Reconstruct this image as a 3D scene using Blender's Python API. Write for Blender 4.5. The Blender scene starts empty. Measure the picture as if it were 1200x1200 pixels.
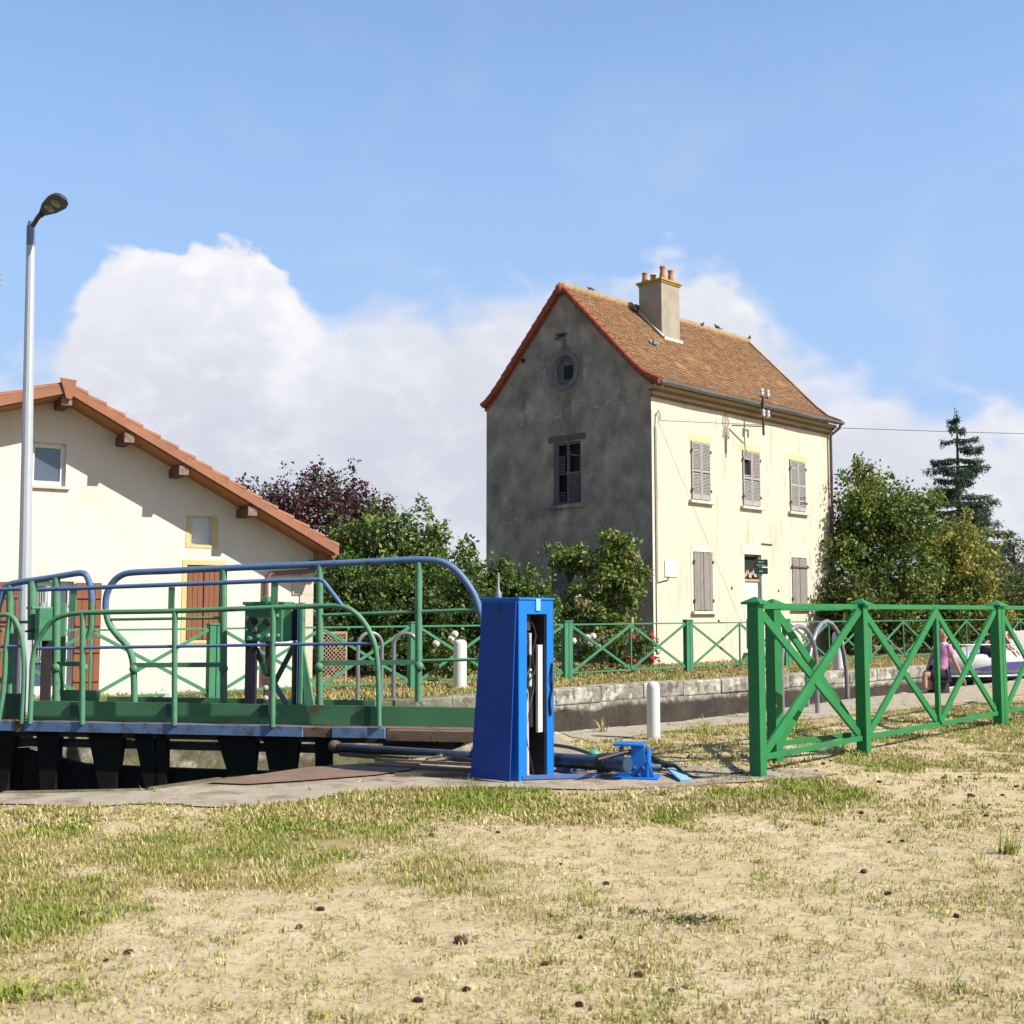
import bpy, bmesh, math, random
import numpy as np
from mathutils import Vector, Matrix, noise
random.seed(7); rng = np.random.default_rng(11)
sc = bpy.context.scene
R = math.radians
# ------------------------------------------------------------------ camera
EYE = 1.5; F = 1350.0; PITCH = math.atan(116 / F)
cam = bpy.data.cameras.new("camera"); cam.sensor_width = 36; cam.lens = 36 * F / 1200
cam.clip_start = 0.1; cam.clip_end = 3000
cam.dof.use_dof = True; cam.dof.focus_distance = 13.5; cam.dof.aperture_fstop = 5.6
co = bpy.data.objects.new("camera", cam); sc.collection.objects.link(co)
co.location = (0, 0, EYE); co.rotation_euler = (R(90) + PITCH, 0, 0); sc.camera = co
# ------------------------------------------------------------------ light
SUN_A, SUN_E = R(66.5), R(42)          # azimuth from behind the camera towards the right, elevation
sd = Vector((math.cos(SUN_E) * math.sin(SUN_A), -math.cos(SUN_E) * math.cos(SUN_A), math.sin(SUN_E)))
sl = bpy.data.lights.new("sun", 'SUN'); sl.energy = 5.0; sl.angle = R(0.5); sl.color = (1.0, 0.93, 0.82)
so = bpy.data.objects.new("sun", sl); sc.collection.objects.link(so)
so.rotation_euler = sd.to_track_quat('Z', 'Y').to_euler(); so.location = sd * 60
sc.view_settings.view_transform = 'Standard'; sc.view_settings.look = 'None'
sc.view_settings.exposure = 0.74; sc.view_settings.gamma = 1

def px_az(x): return math.atan((x - 600) / 1355.0)
def px_el(y): return math.atan((716 - y) / 1355.0)

w = bpy.data.worlds.new("World"); sc.world = w; w.use_nodes = True
nt = w.node_tree; nt.nodes.clear(); N = nt.nodes; L = nt.links
def nd(t, **k):
    n = N.new(t)
    for a, b in k.items(): setattr(n, a, b)
    return n
def mth(op, a, b=None, c=None, clamp=False):
    n = nd('ShaderNodeMath', operation=op); n.use_clamp = clamp
    for i, v in enumerate((a, b, c)):
        if v is None: continue
        if isinstance(v, (int, float)): n.inputs[i].default_value = v
        else: L.new(v, n.inputs[i])
    return n.outputs[0]
def mixc(f, a, b):
    n = nd('ShaderNodeMix', data_type='RGBA')
    for i, v in ((0, f), (6, a), (7, b)):
        if isinstance(v, (int, float)): n.inputs[i].default_value = v
        elif isinstance(v, tuple): n.inputs[i].default_value = v
        else: L.new(v, n.inputs[i])
    return n.outputs[2]
def smooth(x, a, b):
    n = nd('ShaderNodeMapRange', interpolation_type='SMOOTHSTEP'); L.new(x, n.inputs[0])
    n.inputs[1].default_value = a; n.inputs[2].default_value = b
    return n.outputs[0]
sky = nd('ShaderNodeTexSky', sky_type='NISHITA'); sky.sun_disc = False
sky.sun_elevation = SUN_E; sky.sun_rotation = math.atan2(sd.x, sd.y)
sky.air_density = 1.0; sky.dust_density = 0.6; sky.ozone_density = 1.6
tc = nd('ShaderNodeTexCoord'); sx = nd('ShaderNodeSeparateXYZ'); L.new(tc.outputs['Generated'], sx.inputs[0])
az = mth('ARCTAN2', sx.outputs[0], sx.outputs[1])
hyp = mth('SQRT', mth('ADD', mth('POWER', sx.outputs[0], 2.0), mth('POWER', sx.outputs[1], 2.0)))
el = mth('ARCTAN2', sx.outputs[2], hyp)
# warped direction for billowing edges
def fbm(scale, detail, rough=0.55, vec=None, dist=0.0):
    n = nd('ShaderNodeTexNoise'); n.inputs['Scale'].default_value = scale; n.inputs['Detail'].default_value = detail
    n.inputs['Roughness'].default_value = rough; n.inputs['Distortion'].default_value = dist
    L.new(vec if vec is not None else tc.outputs['Generated'], n.inputs['Vector'])
    return n.outputs[0]
mp = nd('ShaderNodeMapping'); L.new(tc.outputs['Generated'], mp.inputs[0]); mp.inputs['Scale'].default_value = (1, 1, 1.5)
azw = mth('ADD', az, mth('MULTIPLY', mth('SUBTRACT', fbm(9, 4), 0.5), 0.10))
t = mth('ADD', mth('MULTIPLY', azw, 1 / 1.1), 0.5, clamp=True)         # azimuth -0.55..0.55 -> 0..1
def curve(pts, inp):
    n = nd('ShaderNodeFloatCurve'); c = n.mapping.curves[0]
    p = [((px_az(x) / 1.1 + 0.5), v) for x, v in pts]
    c.points[0].location = (0, p[0][1]); c.points[1].location = (1, p[-1][1])
    for a in p: c.points.new(*a)
    n.mapping.update(); L.new(inp, n.inputs[1]); n.inputs[0].default_value = 1
    return n.outputs[0]
tops = [(-40, 420), (40, 400), (78, 350), (105, 312), (150, 296), (195, 300), (240, 284), (285, 290), (330, 318), (372, 342), (420, 318), (470, 318), (500, 300),
        (560, 296), (640, 300), (700, 302), (760, 300), (800, 276), (850, 280), (885, 312), (910, 350), (960, 392), (1040, 415), (1100, 445), (1150, 462), (1190, 468), (1260, 455)]
top = curve([(x, px_el(y) * 2) for x, y in tops], t)
top = mth('MULTIPLY', top, 0.5)
puff = mth('SUBTRACT', 0.5, mth('MULTIPLY', mth('ABSOLUTE', mth('SUBTRACT', fbm(13, 2, 0.5, mp.outputs[0]), 0.5)), 4.0))   # rounded heads with creases
bill = mth('ADD', mth('MULTIPLY', mth('SUBTRACT', fbm(24, 5, 0.55, mp.outputs[0]), 0.5), 0.06), mth('MULTIPLY', mth('SUBTRACT', 0.3, puff), -0.03))
depth = mth('SUBTRACT', mth('ADD', top, bill), el)                      # >0 inside the cloud bank
crisp = curve([(-40, 0.2), (60, 0.25), (112, 0.95), (300, 1.0), (345, 0.8), (400, 0.35), (560, 0.2), (700, 0.25), (790, 0.75), (850, 0.75), (900, 0.35), (1000, 0.2), (1130, 0.45), (1190, 0.6), (1260, 0.3)], t)
soft = mth('SUBTRACT', 0.085, mth('MULTIPLY', crisp, 0.073))
dens = mth('DIVIDE', depth, soft, clamp=True)
dens = smooth(dens, 0.0, 1.0)
# thin veil above the bank and a few wisps
veil = mth('MULTIPLY', smooth(fbm(5.5, 5, 0.6, mp.outputs[0], 0.6), 0.50, 0.72), smooth(el, 0.6, 0.2))
veil = mth('MULTIPLY', veil, 0.35)
n_in = mth('ADD', mth('MULTIPLY', fbm(10, 5, 0.55, mp.outputs[0]), 0.8), mth('MULTIPLY', puff, 0.2))
n_in2 = fbm(34, 3, 0.6, mp.outputs[0])
rim = smooth(depth, 0.17, 0.0)                                          # bright sunlit upper parts
lump = smooth(mth('ADD', mth('MULTIPLY', n_in, 0.7), mth('MULTIPLY', n_in2, 0.3)), 0.40, 0.60)
brt = mth('MULTIPLY', mth('ADD', mth('MULTIPLY', rim, 0.62), mth('MULTIPLY', lump, 0.52)), mth('ADD', mth('MULTIPLY', crisp, 0.5), 0.5), clamp=True)
cl = mixc(brt, (5.3, 5.5, 6.2, 1), (7.8, 7.7, 7.9, 1))
cl = mixc(smooth(el, 0.02, -0.02), cl, (3.0, 3.1, 3.2, 1))
skyc = nd('ShaderNodeMix', data_type='RGBA', blend_type='MULTIPLY'); skyc.inputs[0].default_value = 1
L.new(sky.outputs[0], skyc.inputs[6]); skyc.inputs[7].default_value = (1.15, 1.4, 1.7, 1)
hz = mixc(smooth(el, 0.85, 0.05), skyc.outputs[2], (3.25, 4.8, 7.35, 1))
front = smooth(sx.outputs[1], -0.1, 0.45)                               # cloud bank kept ahead; unseen sky behind and overhead cleared to cut fill light
up = smooth(el, 0.95, 0.55)
hz = mixc(mth('MULTIPLY', mth('ADD', mth('MULTIPLY', front, .8), .2), up), sky.outputs[0], hz)
dens = mth('MULTIPLY', dens, front)   # bright summer haze in the lower sky
a1 = mixc(veil, hz, (4.8, 5.5, 6.8, 1))
a2 = mixc(mth('MULTIPLY', dens, 0.97), a1, cl)
bg = nd('ShaderNodeBackground'); bg.inputs[1].default_value = 0.0765; L.new(a2, bg.inputs[0])
wo = nd('ShaderNodeOutputWorld'); L.new(bg.outputs[0], wo.inputs[0])

# ------------------------------------------------------------------ materials
MATS = {}; ALB = 0.77
def M(name, c1, c2=None, scale=3.0, rough=0.75, bump=0.0, bscale=40.0, metal=0.0, c3=None, s3=1.0, t3=(0.55, 0.7), stretch=(1, 1, 1), contrast=(0.3, 0.7), spec=0.4, coat=0.0):
    """two-tone noise mix, optional third colour as patches (rust, stains), optional bump"""
    if c2 is None: c2 = tuple(x * 0.82 for x in c1)
    c1, c2 = [tuple(x * ALB for x in q_) for q_ in (c1, c2)]; c3 = tuple(x * ALB for x in c3) if c3 else None
    m = bpy.data.materials.new(name); m.use_nodes = True; t_ = m.node_tree; b = t_.nodes['Principled BSDF']
    b.inputs['Roughness'].default_value = rough; b.inputs['Metallic'].default_value = metal
    b.inputs['Specular IOR Level'].default_value = spec
    if coat: b.inputs['Coat Weight'].default_value = coat; b.inputs['Coat Roughness'].default_value = .25
    tcn = t_.nodes.new('ShaderNodeTexCoord'); mpn = t_.nodes.new('ShaderNodeMapping')
    t_.links.new(tcn.outputs['Object'], mpn.inputs[0]); mpn.inputs['Scale'].default_value = stretch
    def ns(s, d=6, r=0.6):
        n = t_.nodes.new('ShaderNodeTexNoise'); n.inputs['Scale'].default_value = s; n.inputs['Detail'].default_value = d
        n.inputs['Roughness'].default_value = r; t_.links.new(mpn.outputs[0], n.inputs['Vector']); return n.outputs[0]
    def mr(x, a, b_):
        n = t_.nodes.new('ShaderNodeMapRange'); t_.links.new(x, n.inputs[0]); n.inputs[1].default_value = a; n.inputs[2].default_value = b_; return n.outputs[0]
    def mx(f, a, b_):
        n = t_.nodes.new('ShaderNodeMix'); n.data_type = 'RGBA'; t_.links.new(f, n.inputs[0])
        for i, v in ((6, a), (7, b_)):
            if isinstance(v, tuple): n.inputs[i].default_value = (*v[:3], 1)
            else: t_.links.new(v, n.inputs[i])
        return n.outputs[2]
    if c2 is None: c2 = tuple(x * 0.82 for x in c1)
    col = mx(mr(ns(scale), *contrast), c1, c2)
    if c3: col = mx(mr(ns(s3, 8, 0.65), *t3), col, c3)
    t_.links.new(col, b.inputs['Base Color'])
    if bump:
        bp = t_.nodes.new('ShaderNodeBump'); bp.inputs['Strength'].default_value = bump; bp.inputs['Distance'].default_value = 0.02
        t_.links.new(ns(bscale, 5), bp.inputs['Height']); t_.links.new(bp.outputs[0], b.inputs['Normal'])
    MATS[name] = m; m['col'] = 1
    return m
def attr_mat(name, rough=0.7, trans=0.0, spec=0.2, add=None):
    """colour from the mesh's own per-leaf colour attribute"""
    m = bpy.data.materials.new(name); m.use_nodes = True; t_ = m.node_tree; b = t_.nodes['Principled BSDF']
    a = t_.nodes.new('ShaderNodeAttribute'); a.attribute_name = 'col'; t_.links.new(a.outputs[0], b.inputs['Base Color'])
    b.inputs['Roughness'].default_value = rough; b.inputs['Specular IOR Level'].default_value = spec
    if trans:
        tr = t_.nodes.new('ShaderNodeBsdfTranslucent'); t_.links.new(a.outputs[0], tr.inputs[0])
        mi = t_.nodes.new('ShaderNodeMixShader'); mi.inputs[0].default_value = trans
        t_.links.new(b.outputs[0], mi.inputs[1]); t_.links.new(tr.outputs[0], mi.inputs[2]); t_.links.new(mi.outputs[0], t_.nodes['Material Output'].inputs[0])
    return m
near_green = M('near_green_paint', (.022, .24, .07), (.02, .185, .055), 3, .5, .12, 45, c3=(.03, .12, .045), s3=9, t3=(.60, .74), spec=.3)
far_green = M('far_green_paint', (.065, .27, .14), (.05, .2, .11), 3, .55, .05, 60, c3=(.12, .2, .13), s3=6, t3=(.6, .75), spec=.3)
deck_green = M('deck_green_paint', (.12, .32, .185), (.085, .24, .135), 5, .55, .1, 60, c3=(.15, .10, .06), s3=7, t3=(.60, .7), spec=.3)
panel_green = M('kick_board_green', (.085, .25, .12), (.07, .2, .10), 2.5, .55, .1, 40, c3=(.10, .07, .035), s3=2.6, t3=(.57, .72))
rail_blue = M('blue_rail_paint', (.085, .17, .36), (.12, .205, .37), 4, .5, .08, 60, c3=(.08, .085, .10), s3=6, t3=(.60, .72), spec=.3)
edge_blue = M('deck_edge_blue', (.17, .27, .46), (.12, .19, .35), 5, .6, .15, 40, c3=(.12, .10, .08), s3=5, t3=(.55, .68))
box_green = M('control_box_green', (.06, .26, .13), (.045, .2, .1), 6, .5, .1, 60, c3=(.08, .05, .03), s3=7, t3=(.62, .7))
dark_green = M('dark_green_paint', (.02, .11, .06), (.015, .07, .04), 6, .5, .1, 60)
cab_blue = M('cabinet_blue', (.006, .20, .70), (.008, .17, .60), 3, .5, .1, 50, c3=(.075, .085, .12), s3=11, t3=(.62, .70), spec=.3)
lid_blue_shaded = M('panel_blue_shaded', (.014, .062, .34), (.018, .075, .39), 2.5, .6, .1, 50, c3=(.05, .09, .24), s3=4.2, t3=(.56, .8), spec=.2)  # cabinet blue darkened to paint in the shade on the leaning lid
black_steel = M('black_steel', (.018, .017, .016), (.035, .03, .025), 4, .7, .2, 30, c3=(.08, .045, .025), s3=3, t3=(.62, .72))
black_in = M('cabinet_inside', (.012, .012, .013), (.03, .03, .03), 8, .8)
rubber = M('black_rubber', (.02, .02, .022), None, 5, .5)
rust = M('rusty_steel', (.16, .10, .065), (.22, .15, .10), 5, .85, .3, 50, c3=(.08, .06, .045), s3=4, t3=(.55, .65))
rust_flat = M('rusty_plate', (.20, .125, .085), (.26, .17, .115), 4, .85, .3, 60, c3=(.14, .10, .08), s3=3, t3=(.55, .65))
white_paint = M('white_paint', (.80, .80, .79), (.72, .72, .70), 6, .5, .05, 50, c3=(.42, .40, .36), s3=5, t3=(.66, .8))
white_plain = M('white_plastic', (.75, .76, .78), (.68, .69, .71), 4, .4)
galv = M('galvanised_steel', (.46, .49, .53), (.40, .42, .46), 12, .42, .05, 80, metal=.35)
pole_grey = M('pole_grey', (.50, .54, .58), (.45, .49, .53), 9, .45, .03, 60, metal=.15)
pole_blue = M('pole_collar_blue', (.16, .24, .36), (.13, .2, .31), 9, .45)
lamp_dark = M('lamp_head_dark', (.05, .05, .055), (.07, .07, .075), 9, .5)
glass_dark = M('lamp_glass', (.16, .16, .12), (.10, .10, .08), 10, .15, spec=.6)
zinc = M('zinc', (.30, .32, .34), (.2, .21, .22), 6, .5, .1, 40, metal=.4)
cable_m = M('cable_black', (.03, .028, .03), None, 5, .6)
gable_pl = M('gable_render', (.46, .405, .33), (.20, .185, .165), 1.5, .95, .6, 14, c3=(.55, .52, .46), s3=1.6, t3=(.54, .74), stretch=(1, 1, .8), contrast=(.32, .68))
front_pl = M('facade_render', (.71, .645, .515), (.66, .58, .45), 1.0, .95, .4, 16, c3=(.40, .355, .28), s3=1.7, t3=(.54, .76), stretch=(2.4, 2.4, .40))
stain_pl = M('weathered_render', (.46, .43, .37), (.60, .55, .43), 2.2, .95, .3, 30, c3=(.30, .29, .26), s3=2.4, t3=(.52, .66))
left_pl = M('cream_render', (.84, .77, .68), (.79, .715, .62), 1.4, .95, .3, 90, c3=(.62, .53, .42), s3=1.3, t3=(.56, .8), stretch=(1.5, 1.5, .6))
quoin_m = M('pale_quoin', (.66, .60, .50), (.60, .54, .45), 2, .9, .1, 40)
ochre = M('ochre_paint', (.66, .54, .20), (.70, .60, .30), 3, .9, .1, 40)
lintel_y = M('lintel_ochre', (.70, .60, .22), (.74, .66, .34), 3, .9, .1, 40)
white_st = M('sill_stone', (.72, .68, .58), (.62, .58, .48), 5, .9, .2, 40)
shut_up = M('weathered_shutter', (.46, .44, .43), (.33, .31, .30), 9, .85, .2, 60, stretch=(3, 3, .6))
shut_dn = M('weathered_plank', (.36, .33, .30), (.19, .17, .155), 11, .9, .3, 50, stretch=(4, 4, .35))
brown_wood = M('reddish_shutter', (.30, .115, .052), (.24, .085, .04), 6, .7, .15, 50, stretch=(3, 3, .4))
dark_wood = M('dark_wood', (.10, .05, .035), (.15, .08, .055), 6, .85, .2, 40)
beam_end = M('weathered_beam_end', (.33, .25, .21), (.15, .09, .07), 14, .9, .2, 40)
soffit_w = M('varnished_soffit', (.44, .19, .06), (.36, .14, .04), 5, .6, .1, 40, stretch=(.5, .5, 4))
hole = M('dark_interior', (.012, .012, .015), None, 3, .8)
win_glass = M('window_glass', (.10, .13, .19), (.07, .09, .14), .8, .08, spec=.8)
frame_grey = M('old_grey_frame', (.20, .19, .22), (.13, .125, .15), 9, .85, .2, 50)
lav_wall = M('oculus_board', (.12, .12, .17), (.17, .17, .22), 4, .8)
verge_red = M('verge_tile_red', (.36, .105, .05), (.30, .085, .045), 3, .85, .2, 30, c3=(.42, .20, .12), s3=4, t3=(.6, .7))
verge_org = M('verge_tile_orange', (.37, .165, .095), (.29, .12, .07), 2.5, .85, .2, 40, c3=(.19, .11, .085), s3=5, t3=(.58, .7))
pot_m = M('clay_pot', (.58, .24, .085), (.46, .19, .07), 8, .85, .1, 40, c3=(.25, .14, .08), s3=8, t3=(.58, .7))
chim_m = M('chimney_render', (.42, .375, .30), (.31, .275, .225), 2, .95, .3, 30, c3=(.50, .34, .06), s3=2.0, t3=(.62, .72))
chim_cap = M('lichen_slab', (.36, .27, .10), (.50, .36, .06), 6, .95, .3, 40, c3=(.2, .18, .13), s3=7, t3=(.55, .65))
flash_m = M('mortar_flashing', (.66, .62, .55), (.55, .50, .42), 5, .95, .2, 40)
cornice1 = M('cornice_ochre', (.50, .40, .20), (.38, .27, .14), 7, .9, .2, 40)
cornice2 = M('cornice_brown', (.20, .105, .07), (.28, .16, .10), 8, .9, .2, 40)
iron = M('rusty_iron', (.09, .045, .03), (.06, .05, .045), 8, .8)
concrete = M('concrete', (.46, .40, .31), (.36, .31, .235), 2.5, .95, .5, 60, c3=(.25, .195, .135), s3=2.2, t3=(.48, .62))
coping_m = M('coping_stone', (.36, .335, .28), (.26, .24, .20), 2.2, .95, .5, 30, c3=(.10, .095, .08), s3=1.6, t3=(.5, .64))
pipe_grey = M('hoop_pipe', (.33, .33, .36), (.26, .26, .29), 8, .4, metal=.4)
bark = M('bark', (.10, .075, .055), (.15, .12, .09), 6, .95, .6, 20, stretch=(3, 3, .5))
leaf_m = attr_mat('foliage', .55, .28, .3); grass_m = attr_mat('grass_blades', .7, .25, .15)
petal_w = M('white_petal', (.78, .62, .60), (.80, .74, .70), 20, .6); petal_r = M('red_petal', (.5, .015, .03), (.4, .01, .03), 20, .6)
cone_m = M('cone_brown', (.075, .035, .02), (.13, .065, .035), 30, .9, .4, 60)
lattice_m = M('lattice_wood', (.42, .30, .22), (.36, .25, .18), 6, .85)
skin_m = M('skin', (.58, .32, .23), (.54, .28, .2), 8, .55); pink_m = M('pink_shirt', (.68, .30, .52), (.62, .26, .47), 8, .85, .4, 12)
navy_m = M('dark_cloth', (.015, .016, .03), (.022, .022, .04), 8, .9, .3, 20); hair_m = M('white_hair', (.72, .66, .60), None, 20, .8)
shoe_m = M('shoe', (.04, .035, .035), None, 8, .7)
hull_w = M('boat_white', (.80, .80, .82), (.76, .76, .79), 3, .25, spec=.5, coat=.5); hull_b = M('boat_black', (.012, .012, .016), None, 3, .3)
hull_s = M('boat_blue_glass', (.09, .09, .30), (.07, .07, .24), 3, .2, spec=.6); cream_m = M('boat_cream', (.70, .64, .56), (.66, .60, .52), 3, .5)
sign_g = M('sign_green', (.012, .055, .045), (.01, .045, .04), 6, .4); pale_blue = M('pale_blue_paint', (.22, .52, .72), (.3, .56, .72), 6, .5)

def roof_mat(name, cols, lichen, bw=.17, bh=.115):
    m = bpy.data.materials.new(name); m.use_nodes = True; t_ = m.node_tree; b = t_.nodes['Principled BSDF']; b.inputs['Roughness'].default_value = .93; b.inputs['Specular IOR Level'].default_value = .15
    a = t_.nodes.new('ShaderNodeAttribute'); a.attribute_name = 'tc'
    br = t_.nodes.new('ShaderNodeTexBrick'); t_.links.new(a.outputs['Vector'], br.inputs['Vector'])
    br.inputs['Scale'].default_value = 1; br.inputs['Brick Width'].default_value = bw; br.inputs['Row Height'].default_value = bh
    br.inputs['Mortar Size'].default_value = .012; br.inputs['Mortar Smooth'].default_value = .6
    [setattr(br.inputs[k_], 'default_value', (*[q_ * ALB for q_ in c_], 1)) for k_, c_ in zip(('Color1', 'Color2', 'Mortar'), cols)]
    def ns(s, d=7, r=.65):
        n = t_.nodes.new('ShaderNodeTexNoise'); n.inputs['Scale'].default_value = s; n.inputs['Detail'].default_value = d; n.inputs['Roughness'].default_value = r
        t_.links.new(a.outputs['Vector'], n.inputs['Vector']); return n.outputs[0]
    def mr(x, p, q):
        n = t_.nodes.new('ShaderNodeMapRange'); t_.links.new(x, n.inputs[0]); n.inputs[1].default_value = p; n.inputs[2].default_value = q; return n.outputs[0]
    def mx(f, p, q):
        n = t_.nodes.new('ShaderNodeMix'); n.data_type = 'RGBA'; t_.links.new(f, n.inputs[0])
        for i, v in ((6, p), (7, q)):
            if isinstance(v, tuple): n.inputs[i].default_value = (*[q_ * ALB for q_ in v[:3]], 1)
            else: t_.links.new(v, n.inputs[i])
        return n.outputs[2]
    col = mx(mr(ns(9), .5, .62), br.outputs[0], lichen[0])
    col = mx(mr(ns(1.3), .55, .72), col, lichen[1])
    col = mx(mr(ns(22, 3), .66, .72), col, (.5, .45, .36))
    t_.links.new(col, b.inputs['Base Color'])
    bp = t_.nodes.new('ShaderNodeBump'); bp.inputs['Strength'].default_value = .6; bp.inputs['Distance'].default_value = .02
    inv = t_.nodes.new('ShaderNodeMath'); inv.operation = 'SUBTRACT'; inv.inputs[0].default_value = 1; t_.links.new(br.outputs['Fac'], inv.inputs[1])
    t_.links.new(inv.outputs[0], bp.inputs['Height']); t_.links.new(bp.outputs[0], b.inputs['Normal'])
    return m
roof_m = roof_mat('old_clay_tiles', ((.40, .195, .105), (.21, .10, .06), (.09, .055, .04)), ((.27, .235, .12), (.47, .285, .10)))
ridge_m = M('ridge_lichen', (.38, .25, .13), (.42, .30, .15), 5, .95, .3, 30, c3=(.30, .14, .08), s3=4, t3=(.52, .66))

# ------------------------------------------------------------------ mesh helpers
ORG = {}
def V3(*a): return np.array(a, float)
class MB:
    def __init__(s): s.v = []; s.f = []; s.mi = []; s.cut = []
    def add(s, vs, fs, mi=0):
        b = len(s.v); s.cut.append((b, len(s.f))); s.v += [tuple(map(float, p)) for p in vs]; s.f += [tuple(b + i for i in f) for f in fs]; s.mi += [mi] * len(fs); return s
    def box(s, c, size, X=(1, 0, 0), Y=(0, 1, 0), Z=(0, 0, 1), taper=1.0, mi=0):
        c, X, Y, Z = map(lambda a: np.array(a, float), (c, X, Y, Z)); a, b, d = [q / 2 for q in size]
        vs = []
        for k, tp in ((-1, 1), (1, taper)):
            for i, j in ((-1, -1), (1, -1), (1, 1), (-1, 1)): vs.append(c + X * a * i * tp + Y * b * j * tp + Z * d * k)
        return s.add(vs, [(3, 2, 1, 0), (4, 5, 6, 7), (0, 1, 5, 4), (1, 2, 6, 5), (2, 3, 7, 6), (3, 0, 4, 7)], mi)
    def bar(s, p, q, w, h, up=(0, 0, 1), mi=0):
        p, q, up = map(lambda a: np.array(a, float), (p, q, up)); d = q - p; l = np.linalg.norm(d); d /= l
        side = np.cross(d, up); side /= np.linalg.norm(side); u = np.cross(side, d)
        return s.box((p + q) / 2, (l, w, h), d, side, u, mi=mi)
    def tube(s, pts, r, n=10, caps=True, mi=0):
        pts = [np.array(p, float) for p in pts]; m = len(pts); rs = r if hasattr(r, '__len__') else [r] * m
        tg = []
        for i in range(m):
            a = pts[min(i + 1, m - 1)] - pts[max(i - 1, 0)]; tg.append(a / (np.linalg.norm(a) + 1e-9))
        ref = V3(0, 0, 1) if abs(tg[0][2]) < .9 else V3(1, 0, 0); vs = []
        nx = np.cross(tg[0], ref); nx /= np.linalg.norm(nx)
        for i in range(m):
            nx = nx - tg[i] * np.dot(nx, tg[i]); nx /= np.linalg.norm(nx); ny = np.cross(tg[i], nx)
            for k in range(n):
                a = 2 * math.pi * k / n; vs.append(pts[i] + rs[i] * (math.cos(a) * nx + math.sin(a) * ny))
        fs = [(i * n + k, i * n + (k + 1) % n, (i + 1) * n + (k + 1) % n, (i + 1) * n + k) for i in range(m - 1) for k in range(n)]
        if caps: fs += [tuple(range(n - 1, -1, -1)), tuple((m - 1) * n + k for k in range(n))]
        return s.add(vs, fs, mi)
    def prism(s, poly, off, mi=0):
        """poly: 3-D outline; extruded by vector off"""
        poly = [np.array(p, float) for p in poly]; n = len(poly); off = np.array(off, float)
        nrm = sum(np.cross(poly[i] - poly[0], poly[(i + 1) % n] - poly[0]) for i in range(1, n - 1))
        if np.dot(nrm, off) > 0: poly = poly[::-1]
        vs = poly + [p + off for p in poly]
        return s.add(vs, [tuple(range(n)), tuple(range(2 * n - 1, n - 1, -1))] + [((i + 1) % n, i, n + i, n + (i + 1) % n) for i in range(n)], mi)
    def lathe(s, c, prof, n=16, mi=0, axis=None):
        c = np.array(c, float); m = len(prof); Z = V3(0, 0, 1) if axis is None else np.array(axis, float) / np.linalg.norm(axis)
        X = np.cross(Z, V3(0, 1, .01)); X /= np.linalg.norm(X); Y = np.cross(Z, X)
        vs = [c + r * (math.cos(2 * math.pi * k / n) * X + math.sin(2 * math.pi * k / n) * Y) + Z * z for r, z in prof for k in range(n)]
        fs = [(i * n + k, i * n + (k + 1) % n, (i + 1) * n + (k + 1) % n, (i + 1) * n + k) for i in range(m - 1) for k in range(n)]
        fs += [tuple(range(n - 1, -1, -1)), tuple((m - 1) * n + k for k in range(n))]
        return s.add(vs, fs, mi)
    def ell(s, c, r, X=(1, 0, 0), Y=(0, 1, 0), Z=(0, 0, 1), n=12, m=8, mi=0):
        c, X, Y, Z = map(lambda a: np.array(a, float), (c, X, Y, Z)); vs = []
        for i in range(m + 1):
            ph = math.pi * (i / m) * .998 + .001
            for k in range(n):
                a = 2 * math.pi * k / n; vs.append(c + X * r[0] * math.sin(ph) * math.cos(a) + Y * r[1] * math.sin(ph) * math.sin(a) + Z * r[2] * math.cos(ph))
        fs = [((i + 1) * n + k, (i + 1) * n + (k + 1) % n, i * n + (k + 1) % n, i * n + k) for i in range(m) for k in range(n)]
        return s.add(vs, fs, mi)
    def build(s, name, mat, parent=None, smooth=False, bevel=0, tcf=None):
        me = bpy.data.meshes.new(name); o = bpy.data.objects.new(name, me); sc.collection.objects.link(o)
        org = V3(0, 0, 0)
        if parent is not None: o.parent = parent; org = ORG.get(parent.name, org); ORG[o.name] = org
        me.from_pydata([tuple(np.array(p) - org) for p in s.v], [], s.f)
        for m_ in (mat if isinstance(mat, (list, tuple)) else [mat]): me.materials.append(m_)
        if any(s.mi): me.polygons.foreach_set('material_index', s.mi)
        if tcf:
            at = me.attributes.new('tc', 'FLOAT_VECTOR', 'POINT')
            at.data.foreach_set('vector', np.array([tcf(np.array(p)) for p in s.v], float).ravel())
        if smooth: _auto(me)
        if bevel:
            b = o.modifiers.new('bevel', 'BEVEL'); b.width = bevel; b.segments = 2; b.limit_method = 'ANGLE'
        return o
def _each(self, name, mat, parent=None, **k_):
    out = []; cuts = self.cut + [(len(self.v), len(self.f))]
    for (v0, f0), (v1, f1) in zip(cuts[:-1], cuts[1:]):
        m = MB(); m.v = self.v[v0:v1]; m.f = [tuple(i - v0 for i in f) for f in self.f[f0:f1]]; m.mi = self.mi[f0:f1]; out.append(m.build(name, mat, parent, **k_))
    return out
MB.each = _each
def _auto(me):
    me.polygons.foreach_set('use_smooth', [True] * len(me.polygons))
    try: me.set_sharp_from_angle(angle=R(40))
    except Exception: pass
def tag(o, label, cat=None, group=None, kind=None):
    if label: o['label'] = label
    if cat: o['category'] = cat
    if group: o['group'] = group
    if kind: o['kind'] = kind
    return o
def root(name, loc, label, cat, group=None, rz=0):
    o = bpy.data.objects.new(name, None); sc.collection.objects.link(o); o.location = loc; o.rotation_euler[2] = rz
    o.empty_display_size = .2; ORG[o.name] = V3(*loc) if not rz else V3(0, 0, 0); tag(o, label, cat, group); return o
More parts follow.
